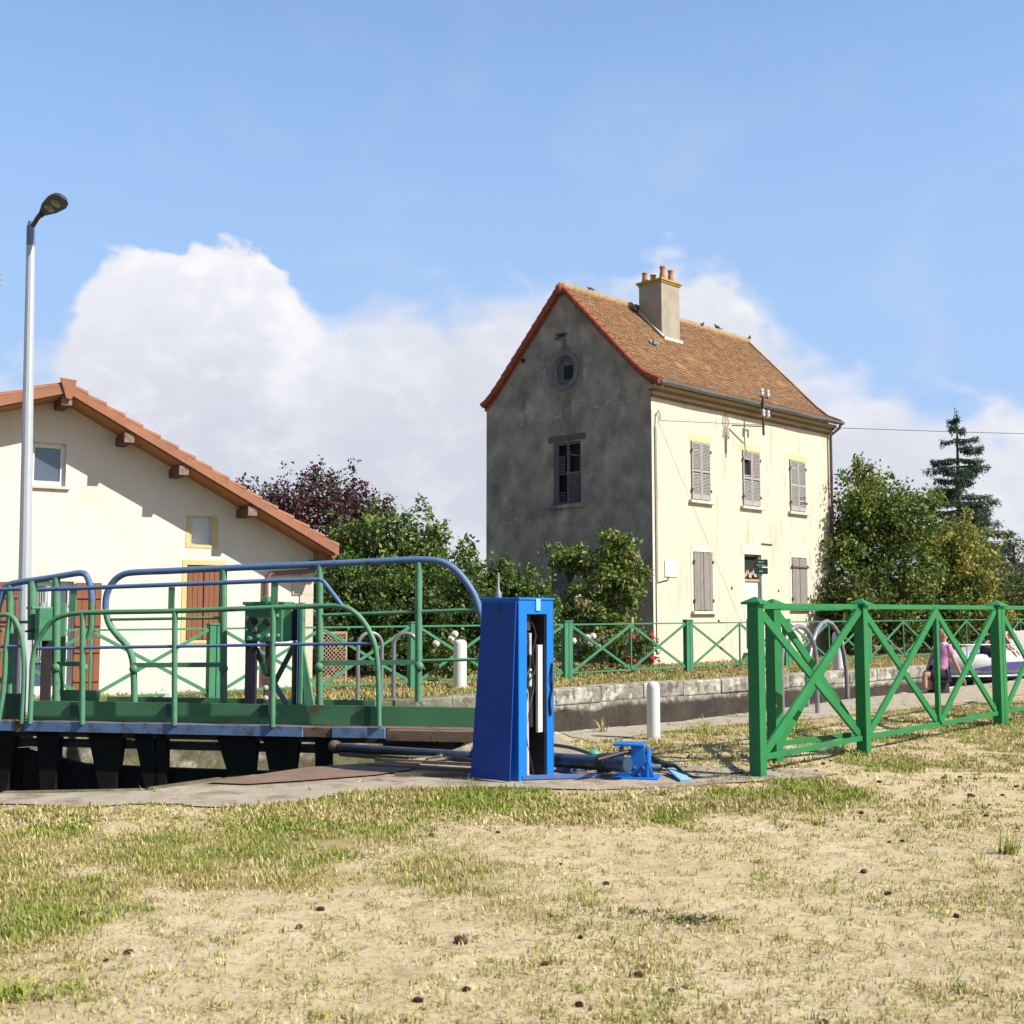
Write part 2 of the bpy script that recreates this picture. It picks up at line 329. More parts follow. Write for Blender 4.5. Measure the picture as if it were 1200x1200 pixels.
def copy_tree(o, parent=None):
    c = o.copy(); sc.collection.objects.link(c)
    if parent: c.parent = parent
    for ch in [x for x in bpy.data.objects if x.parent == o]: copy_tree(ch, c)
    return c
def structure(o): o['kind'] = 'structure'; return o
# pixel -> place in the world, used to survey the layout from the photograph
def ray(x, y):
    a = (x - 600) / F; b = (600 - y) / F
    return V3(a, math.cos(PITCH) - b * math.sin(PITCH), math.sin(PITCH) + b * math.cos(PITCH))
def G(x, y, z=0.0):
    r = ray(x, y); p = V3(0, 0, EYE) + r * (z - EYE) / r[2]; return p
def onp(x, y, o, u):
    r = ray(x, y); n = V3(-u[1], u[0], 0); t_ = np.dot(n, np.array(o) - V3(0, 0, EYE)) / np.dot(n, r); return V3(0, 0, EYE) + r * t_
def atD(x, D, z=0):
    return V3((x - 600) / 1355 * D, D, z)
def pxof(X, Y, z=0):
    d = np.array([X, Y, z - EYE]); f = d[1] * math.cos(PITCH) + d[2] * math.sin(PITCH); u = -d[1] * math.sin(PITCH) + d[2] * math.cos(PITCH)
    return 600 + F * d[0] / f, 600 - F * u / f

# ------------------------------------------------------------------ canal, ground
c = V3(.731, .682, 0); cn = V3(-.682, .731, 0)
near_edge = [(-60, -42.0), (-9, 5.3), (-4.24, 9.71), (-3.07, 9.86), (-2.6, 10.48), (-1.64, 11.22), (-.71, 12.2), (-.39, 13.38), (.56, 14.39), (2.33, 15.94), (6.02, 20.1), (8.02, 22.2), (11.73, 26.0), (250, 248)]
far_edge = [(-66, -40.4), (-6.59, 15.02), (0.8, 21.83), (3.58, 24.41), (11.18, 31.3), (15.57, 35.4), (245, 249)]

def fb(x, y, s, o=0.0):
    return noise.fractal(Vector((x * s + o, y * s - o, o * 1.7)), 1.0, 2.0, 4)
def turf(X, Y):
    """how much living grass stands at a spot of the near bank (0..1)"""
    x, y = pxof(X, Y)
    n1 = fb(X, Y, .55, 3); n2 = fb(X, Y, 1.9, 9)
    band = math.exp(-((y - 938 + (x - 600) * .014 + 26 * n1) / 20) ** 2) * 1.15 * (1 if 330 < x < 960 else math.exp(-((x - (330 if x <= 330 else 960)) / 60) ** 2))
    left = max(0, min(1, (700 - x) / 360)) * math.exp(-((y - 975) / 85) ** 2) * .85
    left += max(0, min(1, (220 - x) / 200)) * math.exp(-((y - 1060) / 75) ** 2) * .5
    fence = .75 if (690 < x < 2600 and 822 < y < 905 and y < 905 - max(0, 1000 - x) * .06) else 0
    fence *= .65 + .6 * n2
    return max(0, min(1, band * (1.0 + .5 * n2) + left * (.85 + 1.1 * n1 + .8 * n2) + fence + (n1 * .4 + n2 * .35 - .10)))
def soil_mat(name, far=False):
    m = bpy.data.materials.new(name); m.use_nodes = True; t_ = m.node_tree; b = t_.nodes['Principled BSDF']; b.inputs['Roughness'].default_value = .97; b.inputs['Specular IOR Level'].default_value = .1
    tcn = t_.nodes.new('ShaderNodeTexCoord')
    def ns(s, d=8, r=.65, dist=0):
        n = t_.nodes.new('ShaderNodeTexNoise'); n.inputs['Scale'].default_value = s; n.inputs['Detail'].default_value = d; n.inputs['Roughness'].default_value = r
        n.inputs['Distortion'].default_value = dist; t_.links.new(tcn.outputs['Object'], n.inputs['Vector']); return n.outputs[0]
    def mr(x, p, q):
        n = t_.nodes.new('ShaderNodeMapRange'); t_.links.new(x, n.inputs[0]); n.inputs[1].default_value = p; n.inputs[2].default_value = q; return n.outputs[0]
    def mx(f, p, q):
        n = t_.nodes.new('ShaderNodeMix'); n.data_type = 'RGBA'
        if isinstance(f, float): n.inputs[0].default_value = f
        else: t_.links.new(f, n.inputs[0])
        for i, v in ((6, p), (7, q)):
            if isinstance(v, tuple): n.inputs[i].default_value = (*[q_ * ALB for q_ in v[:3]], 1)
            else: t_.links.new(v, n.inputs[i])
        return n.outputs[2]
    if far: col = mx(mr(ns(.35), .4, .62), (.30, .215, .095), (.15, .165, .05))
    else: col = mx(mr(ns(.8), .36, .66), (.71, .595, .40), (.585, .47, .28))
    col = mx(mr(ns(5, 9, .7), .49, .68), col, (.40, .30, .18) if not far else (.24, .16, .07))
    col = mx(mr(ns(16, 6, .75), .50, .66), col, (.46, .36, .18)) if not far else col; col = mx(mr(ns(34, 6, .7), .54, .72), col, (.25, .175, .10))
    col = mx(mr(ns(60, 4, .7), .58, .70), col, (.70, .60, .44) if not far else (.34, .27, .12))
    if not far:
        a = t_.nodes.new('ShaderNodeAttribute'); a.attribute_name = 'turf'
        ad = t_.nodes.new('ShaderNodeMath'); ad.operation = 'ADD'; t_.links.new(a.outputs['Fac'], ad.inputs[0])
        s_ = t_.nodes.new('ShaderNodeMath'); s_.operation = 'MULTIPLY_ADD'; t_.links.new(ns(7), s_.inputs[0]); s_.inputs[1].default_value = .9; s_.inputs[2].default_value = -.45
        t_.links.new(s_.outputs[0], ad.inputs[1])
        col = mx(mr(ad.outputs[0], .15, .8), col, mx(mr(ns(11), .4, .6), (.30, .255, .10), (.37, .29, .13)))
    t_.links.new(col, b.inputs['Base Color'])
    bp = t_.nodes.new('ShaderNodeBump'); bp.inputs['Strength'].default_value = .55; bp.inputs['Distance'].default_value = .03
    t_.links.new(ns(38, 8, .75), bp.inputs['Height']); t_.links.new(bp.outputs[0], b.inputs['Normal'])
    return m
soil = soil_mat('dry_sandy_soil'); soil_far = soil_mat('far_bank_grass', True)
def edge_line(pts, X):  # y of the canal edge at X
    for (a, b), (p, q) in zip(pts[:-1], pts[1:]):
        if a <= X <= p: return b + (q - b) * (X - a) / (p - a)
    return None
# near bank: fine columns near the camera so that it can carry the turf attribute
xs = sorted(set([-60, -40, -25, -16, -12] + [round(-9 + .12 * i, 3) for i in range(int(24 / .12))] + [16, 18, 21, 26, 40, 80, 160, 250] + [round(p[0], 3) for p in near_edge]))
xs = [x for x in xs if -60 <= x <= 250]
NR = 150; vs = []; tf = []
for X in xs:
    ye = edge_line(near_edge, X); y0 = min(ye - 5, -60)
    for j in range(NR):
        if j == 0: Y = y0
        else:
            ys = max(y0 + 1, 3.0 if ye > 4 else ye - 4); Y = ys + (ye - ys) * ((j - 1) / (NR - 2)) ** .85
        vs.append((X, Y, 0)); tf.append(turf(X, Y) if (Y > 3 and abs(X) < Y) else .2)
fs = [(i * NR + j, (i + 1) * NR + j, (i + 1) * NR + j + 1, i * NR + j + 1) for i in range(len(xs) - 1) for j in range(NR - 1)]
g = MB(); g.v = vs; g.f = fs; g.mi = [0] * len(fs); go = g.build('ground', soil); structure(go)
at = go.data.attributes.new('turf', 'FLOAT', 'POINT'); at.data.foreach_set('value', tf)
# gentle unevenness of the open foreground
for v_ in go.data.vertices:
    X, Y = v_.co.x, v_.co.y
    if 3 < Y < 30:
        k = max(0, min(1, (edge_line(near_edge, X) - Y - .6) / 1.5)); v_.co.z = k * ((.018 if Y < 9 else .006) * fb(X, Y, .9, 5) + (.006 if Y < 9 else .003) * fb(X, Y, 6, 2)) - .002
go.data.polygons.foreach_set('use_smooth', [True] * len(go.data.polygons))
fg = MB(); n = len(far_edge); fg.add([(x, y, 0) for x, y in far_edge] + [(x - 420, y + 420, 0) for x, y in far_edge], [(i, i + 1, n + i + 1, n + i) for i in range(n - 1)])
structure(fg.build('ground', soil_far))
# lock walls: stone copings and faces
def wall_face_mat():
    m = bpy.data.materials.new('lock_wall'); m.use_nodes = True; t_ = m.node_tree; b = t_.nodes['Principled BSDF']; b.inputs['Roughness'].default_value = .92
    tcn = t_.nodes.new('ShaderNodeTexCoord'); sp = t_.nodes.new('ShaderNodeSeparateXYZ'); t_.links.new(tcn.outputs['Object'], sp.inputs[0])
    def ns(s, d=7, r=.65):
        n = t_.nodes.new('ShaderNodeTexNoise'); n.inputs['Scale'].default_value = s; n.inputs['Detail'].default_value = d; n.inputs['Roughness'].default_value = r
        t_.links.new(tcn.outputs['Object'], n.inputs['Vector']); return n.outputs[0]
    def mr(x, p, q):
        n = t_.nodes.new('ShaderNodeMapRange'); t_.links.new(x, n.inputs[0]); n.inputs[1].default_value = p; n.inputs[2].default_value = q; return n.outputs[0]
    def mx(f, p, q):
        n = t_.nodes.new('ShaderNodeMix'); n.data_type = 'RGBA'; t_.links.new(f, n.inputs[0])
        for i, v in ((6, p), (7, q)):
            if isinstance(v, tuple): n.inputs[i].default_value = (*[q_ * ALB for q_ in v[:3]], 1)
            else: t_.links.new(v, n.inputs[i])
        return n.outputs[2]
    dry = mx(mr(ns(2.3), .45, .66), (.42, .385, .315), (.20, .175, .135)); dry = mx(mr(ns(6), .49, .60), dry, (.15, .13, .10)); dry = mx(mr(ns(2.6), .54, .62), dry, (.60, .57, .50))
    wet = mx(mr(ns(2), .4, .6), (.07, .05, .035), (.035, .027, .02)); wet = mx(mr(ns(3.5), .6, .7), wet, (.10, .10, .05))
    zz = t_.nodes.new('ShaderNodeMath'); zz.operation = 'MULTIPLY_ADD'; t_.links.new(ns(1.2), zz.inputs[0]); zz.inputs[1].default_value = .35; t_.links.new(sp.outputs[2], zz.inputs[2])
    ge = t_.nodes.new('ShaderNodeNewGeometry'); sg_ = t_.nodes.new('ShaderNodeSeparateXYZ'); t_.links.new(ge.outputs['Position'], sg_.inputs[0])
    ex = t_.nodes.new('ShaderNodeMapRange'); t_.links.new(sg_.outputs[0], ex.inputs[0]); ex.inputs[1].default_value = .6; ex.inputs[2].default_value = -1.6; ex.inputs[4].default_value = .42
    z2 = t_.nodes.new('ShaderNodeMath'); z2.operation = 'ADD'; t_.links.new(zz.outputs[0], z2.inputs[0]); t_.links.new(ex.outputs[0], z2.inputs[1]); zz = z2
    moss_shade = t_.nodes.new('ShaderNodeMath'); moss_shade.operation = 'MULTIPLY'; t_.links.new(mr(sg_.outputs[0], .3, -1.8), moss_shade.inputs[0]); t_.links.new(mr(ns(2.1), .30, .52), moss_shade.inputs[1])  # mossy tint that also paints in the dimness of the wall under the gate
    col = mx(mr(zz.outputs[0], -.22, -.13), wet, dry); col = mx(moss_shade.outputs[0], col, mx(mr(ns(5), .4, .6), (.085, .075, .045), (.13, .13, .06))); t_.links.new(col, b.inputs['Base Color'])
    bp = t_.nodes.new('ShaderNodeBump'); bp.inputs['Strength'].default_value = .6; bp.inputs['Distance'].default_value = .04
    t_.links.new(ns(9), bp.inputs['Height']); t_.links.new(bp.outputs[0], b.inputs['Normal'])
    return m
lockwall = wall_face_mat()
def lock_wall(name, pts, side, wd, label, zt):
    rt = root(name, (pts[1][0], pts[1][1], 0), label, 'wall')
    f_ = MB()
    for a, b in zip(pts[:-1], pts[1:]):
        a, b = V3(*a, 0), V3(*b, 0); d = (b - a) / np.linalg.norm(b - a); nn_ = V3(-d[1], d[0], 0) * side
        f_.add([a + V3(0, 0, zt - .3), b + V3(0, 0, zt - .3), b + V3(0, 0, -4), a + V3(0, 0, -4)], [(0, 1, 2, 3)])
    f_.build('wall_face', lockwall, rt)
    k = MB()
    for a, b in zip(pts[:-1], pts[1:]):
        a, b = V3(*a, 0), V3(*b, 0); L_ = np.linalg.norm(b - a); d = (b - a) / L_; nn_ = V3(-d[1], d[0], 0) * side
        if L_ > 60: m_ = 1
        else: m_ = max(1, int(round(L_ / 1.3)))
        for i in range(m_):
            p = a + d * (L_ * i / m_ + .006); q = a + d * (L_ * (i + 1) / m_ - .006); j = random.uniform(-.012, .012); jo = random.uniform(-.012, .012)
            k.add([p - nn_ * (.03 + jo), q - nn_ * (.03 + jo), q + nn_ * wd, p + nn_ * wd, *[x + V3(0, 0, -.3) for x in (p - nn_ * (.03 + jo), q - nn_ * (.03 + jo), q + nn_ * wd, p + nn_ * wd)]],
                  [(0, 1, 2, 3), (7, 6, 5, 4), (0, 4, 5, 1), (1, 5, 6, 2), (2, 6, 7, 3), (3, 7, 4, 0)])
            for vi in range(len(k.v) - 8, len(k.v)): k.v[vi] = (k.v[vi][0], k.v[vi][1], k.v[vi][2] + zt + j)
    k.build('coping', [lockwall, coping_m], rt, bevel=.025)
    return rt
lock_wall('lock_wall', far_edge, 1, .42, 'stained concrete lock wall on the far side of the lock, in front of the house', .03)
lock_wall('lock_wall', near_edge, -1, .06, 'lock wall on the near side of the lock, below the cabinet and ram', .012)
# water
wm = bpy.data.materials.new('canal_water'); wm.use_nodes = True; b = wm.node_tree.nodes['Principled BSDF']; b.inputs['Base Color'].default_value = (.02, .025, .015, 1); b.inputs['Roughness'].default_value = .06
q = wm.node_tree.nodes.new('ShaderNodeTexNoise'); q.inputs['Scale'].default_value = 6; bp = wm.node_tree.nodes.new('ShaderNodeBump'); bp.inputs['Strength'].default_value = .1
wm.node_tree.links.new(q.outputs[0], bp.inputs['Height']); wm.node_tree.links.new(bp.outputs[0], b.inputs['Normal'])
wa = MB(); wa.add([V3(-60, -44, -1.5), V3(250, 246, -1.5), V3(244, 252, -1.5), V3(-68, -38, -1.5)], [(0, 1, 2, 3)]); structure(wa.build('water', wm))
# concrete apron and the strip along the lock edge, as thin sheets
def sheet(name, pts, mat, z, jit=.05, sub=6):
    P = []
    for i in range(len(pts)):
        a, b = np.array(pts[i]), np.array(pts[(i + 1) % len(pts)])
        for k in range(sub):
            p = a + (b - a) * k / sub; P.append(V3(p[0] + random.uniform(-jit, jit) * (k > 0), p[1] + random.uniform(-jit, jit) * (k > 0), z))
    from mathutils.geometry import tessellate_polygon
    bm = bmesh.new(); vv = [bm.verts.new(p) for p in P]
    for t3_ in tessellate_polygon([[Vector(p) for p in P]]):
        try: bm.faces.new([vv[i] for i in t3_])
        except ValueError: pass
    bm.normal_update()
    for f in bm.faces:
        if f.normal.z < 0: f.normal_flip()
    me = bpy.data.meshes.new(name); bm.to_mesh(me); bm.free(); o = bpy.data.objects.new(name, me); sc.collection.objects.link(o); me.materials.append(mat); return structure(o)
def gp(*pxs): return [tuple(G(*p)[:2]) for p in pxs]
apron = gp((-150, 955), (0, 943), (100, 947), (180, 942), (260, 947), (340, 943), (400, 931), (460, 926), (560, 923), (700, 927), (790, 923), (860, 918), (930, 914), (985, 908), (950, 903), (890, 903), (820, 899), (745, 889), (690, 882))
inner = [(.50, 14.28), (-.33, 13.28), (-.64, 12.1), (-1.60, 11.13), (-2.56, 10.38), (-3.03, 9.76), (-4.22, 9.6), (-5.5, 8.4)]
sheet('apron', apron + inner, concrete, .009, .03)
strip = gp((700, 871), (760, 860), (860, 850), (950, 843), (1050, 833), (1130, 824), (1300, 800)) + [(11.7, 25.8), (8.05, 22.1), (6.03, 20.0), (2.35, 15.85), (.62, 14.38)]
sheet('kerb_strip', strip, M('sandy_concrete', (.46, .40, .31), (.38, .33, .25), 2.5, .95, .4, 50, c3=(.30, .25, .17), s3=3, t3=(.55, .68)), .006, .08)
pl = sheet('steel_plate', gp((240, 920), (300, 911), (360, 902), (430, 897), (500, 893), (480, 905), (440, 911), (350, 918), (290, 922)), rust_flat, .024, .0, 1)
del pl['kind']; tag(pl, 'rusty brown steel plate lying on the concrete at the lock edge', 'plate')

# ------------------------------------------------------------------ lock keeper's house
th = R(44.4); HU = V3(math.sin(th), math.cos(th), 0); HV = V3(-math.cos(th), math.sin(th), 0); HO = V3(3.97, 32.51, 0)
def H(u, v, z): return HO + HU * u + HV * v + V3(0, 0, z)
HL, HW, HE, HR = 10.08, 6.72, 7.98, 11.45
house = root('keepers_house', tuple(HO), 'tall old two storey house with dark grey gable, cream front and tiled roof', 'house')
def roofz(v):   # wall-top profile across the gable
    pts = [(-.4, 7.98), (.45, 8.5), (3.36, 11.36), (6.27, 8.5), (7.12, 7.98)]
    for (a, p), (b_, q) in zip(pts[:-1], pts[1:]):
        if v <= b_: return p + (q - p) * (v - a) / (b_ - a)
    return pts[-1][1]
def wall_with_holes(P, n_out, width, ztop, holes, name, mat, parent, thick=.32, poly_top=None):
    """P(u,z) gives the outer face; rectangular holes (u0,u1,z0,z1) with reveals"""
    us = sorted({0, width, *[h[0] for h in holes], *[h[1] for h in holes], *([p[0] for p in poly_top] if poly_top else [])})
    m = MB(); nn_ = np.array(n_out)
    def tz(u):
        if not poly_top: return ztop
        for (a, p), (b_, q_) in zip(poly_top[:-1], poly_top[1:]):
            if u <= b_ + 1e-6: return p + (q_ - p) * (u - a) / (b_ - a)
        return poly_top[-1][1]
    for a, b_ in zip(us[:-1], us[1:]):
        hs = sorted([h for h in holes if h[0] < b_ - 1e-6 and h[1] > a + 1e-6], key=lambda h: h[2]); z = -.3
        for h in hs: m.add([P(a, z), P(b_, z), P(b_, h[2]), P(a, h[2])], [(0, 1, 2, 3)]); z = h[3]
        m.add([P(a, z), P(b_, z), P(b_, tz(b_)), P(a, tz(a))], [(0, 1, 2, 3)])
    for u0, u1, z0, z1 in holes:
        o_ = [P(u0, z0), P(u1, z0), P(u1, z1), P(u0, z1)]; i_ = [p - nn_ * thick for p in o_]
        m.add(o_ + i_, [(0, 1, 5, 4), (1, 2, 6, 5), (2, 3, 7, 6), (3, 0, 4, 7), (4, 5, 6, 7)])
    return m.build(name, mat, parent)
ups = [(1.89, 2.85, 4.78, 6.54), (4.62, 5.60, 4.78, 6.54), (7.42, 8.40, 4.78, 6.5)]
dns = [(1.94, 2.90, 1.50, 3.25), (7.43, 8.39, 1.60, 3.26)]; door = (4.66, 5.62, .22, 3.26)
fh = ups + dns + [door]
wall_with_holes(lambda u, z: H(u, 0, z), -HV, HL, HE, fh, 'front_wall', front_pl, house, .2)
gh = [(2.66, 3.78, 4.72, 6.62), (3.0, 3.9, 1.3, 2.9)]
gtop = [(0, roofz(0)), (.45, 8.5), (3.36, 11.36), (6.27, 8.5), (HW, roofz(HW))]
# gable wall with a round opening for the oculus
gm = MB(); oc, oz, orr = 3.30, 8.85, .46
def gable_wall():
    P = lambda v, z: H(0, v, z)
    bm = bmesh.new()
    out = [(0, -.3), (HW, -.3), (HW, roofz(HW)), (6.27, 8.5), (3.36, 11.36), (.45, 8.5), (0, roofz(0))]
    rings = [out] + [[(a, z0), (a, z1), (b_, z1), (b_, z0)] for a, b_, z0, z1 in gh] + [[(oc + orr * math.cos(t_), oz + orr * 1.02 * math.sin(t_)) for t_ in [2 * math.pi * k / 28 for k in range(28)]]]
    ed = []
    for r_ in rings:
        vv = [bm.verts.new(P(*p)) for p in r_]; ed += [bm.edges.new((vv[i], vv[(i + 1) % len(vv)])) for i in range(len(vv))]
    bmesh.ops.triangle_fill(bm, use_beauty=True, edges=ed)
    for f in bm.faces:
        f.normal_update()
        if f.normal.dot(Vector(-HU)) < 0: f.normal_flip()
    m = MB(); m.v = [tuple(v_.co) for v_ in bm.verts]; bm.verts.index_update(); m.f = [tuple(x.index for x in f.verts) for f in bm.faces]; m.mi = [0] * len(m.f); bm.free()
    for a, b_, z0, z1 in gh:
        o_ = [P(b_, z0), P(a, z0), P(a, z1), P(b_, z1)]; i_ = [p + HU * .25 for p in o_]; m.add(o_ + i_, [(0, 1, 5, 4), (1, 2, 6, 5), (2, 3, 7, 6), (3, 0, 4, 7), (4, 5, 6, 7)])
    r_ = rings[-1]; k = len(r_); o_ = [P(*p) for p in r_]; i_ = [p + HU * .22 for p in o_]; m.add(o_ + i_, [(i, (i + 1) % k, k + (i + 1) % k, k + i) for i in range(k)])
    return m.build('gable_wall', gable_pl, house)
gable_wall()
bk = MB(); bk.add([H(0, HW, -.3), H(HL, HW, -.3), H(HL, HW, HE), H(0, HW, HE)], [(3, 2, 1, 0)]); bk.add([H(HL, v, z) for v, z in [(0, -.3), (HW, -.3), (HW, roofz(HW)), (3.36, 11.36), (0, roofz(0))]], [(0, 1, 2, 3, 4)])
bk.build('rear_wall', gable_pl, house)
# cement repair patches on the gable, slightly proud of it
# white painted edge of the corner + grey weathered strip at the right end of the front
q = MB(); q.box(H(.05, -.004, 3.6), (.10, .012, 7.3), HU, HV); q.build('corner_strip', white_st, house)
# roof: one stepped tile slab per course, both slopes
prof = [(-.42, 8.02), (.10, 8.26), (.55, 8.64), (3.36, 11.50)]
seg = [math.dist(a, b_) for a, b_ in zip(prof[:-1], prof[1:])]; tot = sum(seg)
def onprof(s_):
    for (a, b_), l in zip(zip(prof[:-1], prof[1:]), seg):
        if s_ <= l + 1e-6: return (a[0] + (b_[0] - a[0]) * s_ / l, a[1] + (b_[1] - a[1]) * s_ / l)
        s_ -= l
    return prof[-1]
rf = MB(); NC = int(tot / .115)
U0, U1 = -.10, HL + .16
for sgn in (0, 1):
    for i in range(4 * sgn, NC):
        a = onprof(tot * i / NC); b_ = onprof(min(tot, tot * (i + 1.25) / NC)); d = np.array([b_[0] - a[0], b_[1] - a[1]]); d /= np.linalg.norm(d); nn_ = np.array([-d[1], d[0]])
        K = 40; last = []
        for k in range(K + 1):
            u = U0 + (U1 - U0) * k / K; wv = .012 * fb(u, a[0] * 2, .6, 4) + .004 * random.uniform(-1, 1); 
            for (v_, z_), h_ in ((a, .0), (a, .032), (b_, .010), (b_, -.0)):
                vv, zz = v_ + nn_[0] * (h_ + wv), z_ + nn_[1] * (h_ + wv); last.append(H(u, vv if not sgn else 6.72 - vv, zz))
        fs = []
        for k in range(K):
            o_ = k * 4
            for e in ((0, 1), (1, 2)):
                f = (o_ + e[0], o_ + 4 + e[0], o_ + 4 + e[1], o_ + e[1]); fs.append(f if not sgn else f[::-1])
        fs += [(0, 1, 2, 3), (K * 4 + 3, K * 4 + 2, K * 4 + 1, K * 4)]
        rf.add(last, fs)
roof = rf.build('roof', roof_m, house, tcf=lambda p: (np.dot(p - HO, HU), (p[2] - 8) * 1.40, abs(np.dot(p - HO, HV) - 3.36)))
un = MB()   # roof boarding under the tiles
for sgn in (0, 1):
    pr_ = prof[1:] if sgn else prof
    Q = [H(u, v_ if not sgn else 6.72 - v_, z_ - .03) for u in (U0 + .03, U1 - .03) for v_, z_ in pr_]
    n_ = len(pr_); un.add(Q, [((i, n_ + i, n_ + i + 1, i + 1) if sgn else (i + 1, n_ + i + 1, n_ + i, i)) for i in range(n_ - 1)])
un.build('roof_boarding', dark_wood, roof)
rd = MB(); k = 0; u = U0 - .05
while u < U1:   # ridge tiles, one end of each raised
    r0 = .105 + random.uniform(-.008, .012); rd.tube([H(u, 3.36, 11.47), H(u + .30, 3.36, 11.50 + random.uniform(-.006, .01))], [r0, r0 + .035], 10); u += .29
rd.build('ridge_tiles', ridge_m, roof, smooth=True)
for side in (0, 1):   # red verge tiles up the gable
    vg = MB(); s_ = .38 * side
    while s_ < tot - .05:
        a = onprof(s_); b_ = onprof(min(tot, s_ + .36)); A, B_ = [H(-.10 + random.uniform(-.006, .006), p[0] if not side else 6.72 - p[0], p[1] + .0) for p in (a, b_)]
        vg.tube([A, A + (B_ - A) * .12, B_], [.118, .105, .088], 10); s_ += .32
    vg.build('verge_tiles', verge_red, roof, smooth=True)
    bb = MB()   # flat face of the verge against the gable
    for (a, p), (b_, q_) in zip(prof[:-1], prof[1:]):
        f = lambda v_: v_ if not side else 6.72 - v_
        if side and a < -.3: a, p = -.05, 8.19
        bb.prism([H(-.035, f(a), p - .02), H(-.035, f(b_), q_ - .02), H(-.035, f(b_), q_ - .2), H(-.035, f(a), p - .2)], HU * .045)
    bb.build('verge_band', verge_red, roof)
fn = MB(); fn.lathe(H(-.14, 3.36, 11.36), [(.02, -.16), (.10, -.13), (.15, 0), (.13, .12), (.05, .2), (.01, .24)], 12); fn.build('ridge_end', verge_red, roof, smooth=True)
vr = MB()   # right-hand verge
for (a, p), (b_, q_) in zip(prof[:-1], prof[1:]): vr.bar(H(U1, a, p + .03), H(U1, b_, q_ + .03), .10, .09)
vr.build('verge_edge', ridge_m, roof)
# cornice: moulded courses under the gutter
for z0, z1, o_, m_ in ((7.60, 7.66, .07, cornice2), (7.66, 7.76, .13, cornice1), (7.76, 7.82, .19, cornice2), (7.82, 7.93, .25, cornice1)):
    k = MB(); k.box(H(HL / 2, -o_ / 2 + .001, (z0 + z1) / 2), (HL + o_ * 1.0, o_, z1 - z0), HU, HV); k.build('cornice', m_, house, bevel=.012)
gt = MB(); rr = .085; L0, L1 = -.12, HL + .2; vs = []; n_ = 12
for u in np.linspace(L0, L1, 26):
    dz = .012 * math.sin(u * 2.1) - .02
    for kk in range(n_ + 1):
        a_ = math.pi + math.pi * kk / n_; 
        for r_ in (rr, rr - .008): vs.append(H(u, -.43 + r_ * math.cos(a_), 8.02 + dz + r_ * math.sin(a_)))
st = (n_ + 1) * 2; fs = []
for i in range(25):
    for kk in range(n_):
        o_ = i * st + kk * 2; fs.append((o_, o_ + 2, o_ + st + 2, o_ + st)); fs.append((o_ + 1, o_ + st + 1, o_ + st + 3, o_ + 3))
gt.add(vs, fs); gt.tube([H(L0, -.515, 8.01), H(L1, -.515, 8.01)], .011, 6)
gt.build('gutter', zinc, house, smooth=True)
gf = MB(); gf.box(H(HL / 2, -.31, 8.0), (HL + .1, .02, .13), HU, HV); gf.build('gutter_board', white_st, house)
dp = MB(); dp.tube([H(HL + .1, -.43, 7.98), H(HL + .08, -.36, 7.8), H(HL - .06, -.1, 7.55), H(HL - .06, -.09, 4)], .05, 10); dp.build('downpipe', M('brown_downpipe', (.16, .10, .09), None, 4, .6), house, smooth=True)
dp = MB(); dp.tube([H(HL - .06, -.09, 4.02), H(HL - .06, -.09, .1)], .055, 10)
for z_ in (3.9, 2.2, .9): dp.tube([H(HL - .06, -.09, z_), H(HL - .06, -.09, z_ + .05)], .07, 10)
dp.build('downpipe', zinc, house, smooth=True)
# chimney
ch = MB(); ch.box(H(3.92, 2.62, 10.9), (.98, .92 * 1.0, 2.55), HU, HV); chim = ch.build('chimney', chim_m, house, bevel=.01)
k = MB(); k.box(H(3.92, 2.62, 12.205), (1.14, 1.06, .07), HU, HV); k.box(H(3.92, 2.62, 12.14), (1.06, .99, .06), HU, HV); k.build('chimney_cap', chim_cap, chim, bevel=.015)
k = MB(); k.bar(H(3.36, 2.05, 10.28), H(3.36, 3.1, 11.33), .10, .05); k.bar(H(3.42, 2.10, 10.25), H(4.42, 2.10, 10.25), .12, .10)
k.build('flashing', flash_m, chim)
for (u, v_, hh, rr_) in ((3.62, 2.97, .36, .10), (3.66, 2.66, .24, .10), (3.72, 2.32, .46, .105), (4.16, 2.32, .42, .105)):
    k = MB(); k.lathe(H(u, v_, 12.235), [(rr_ * 1.25, 0), (rr_ * 1.15, .05), (rr_ * .8, hh * .7), (rr_ * .82, hh - .06), (rr_ * 1.02, hh - .03), (rr_ * 1.0, hh), (rr_ * .6, hh), (rr_ * .6, hh - .1)], 14); k.build('chimney_pot', pot_m, chim, smooth=True)
vt = MB(); vt.box(H(2.25, 1.62, 9.80), (.34, .16, .08), HU, V3(*(HV * .7)) + V3(0, 0, .71)); vt.box(H(2.25, 1.52, 9.80), (.24, .05, .12), HU, HV); vt.build('roof_vent', zinc, roof)

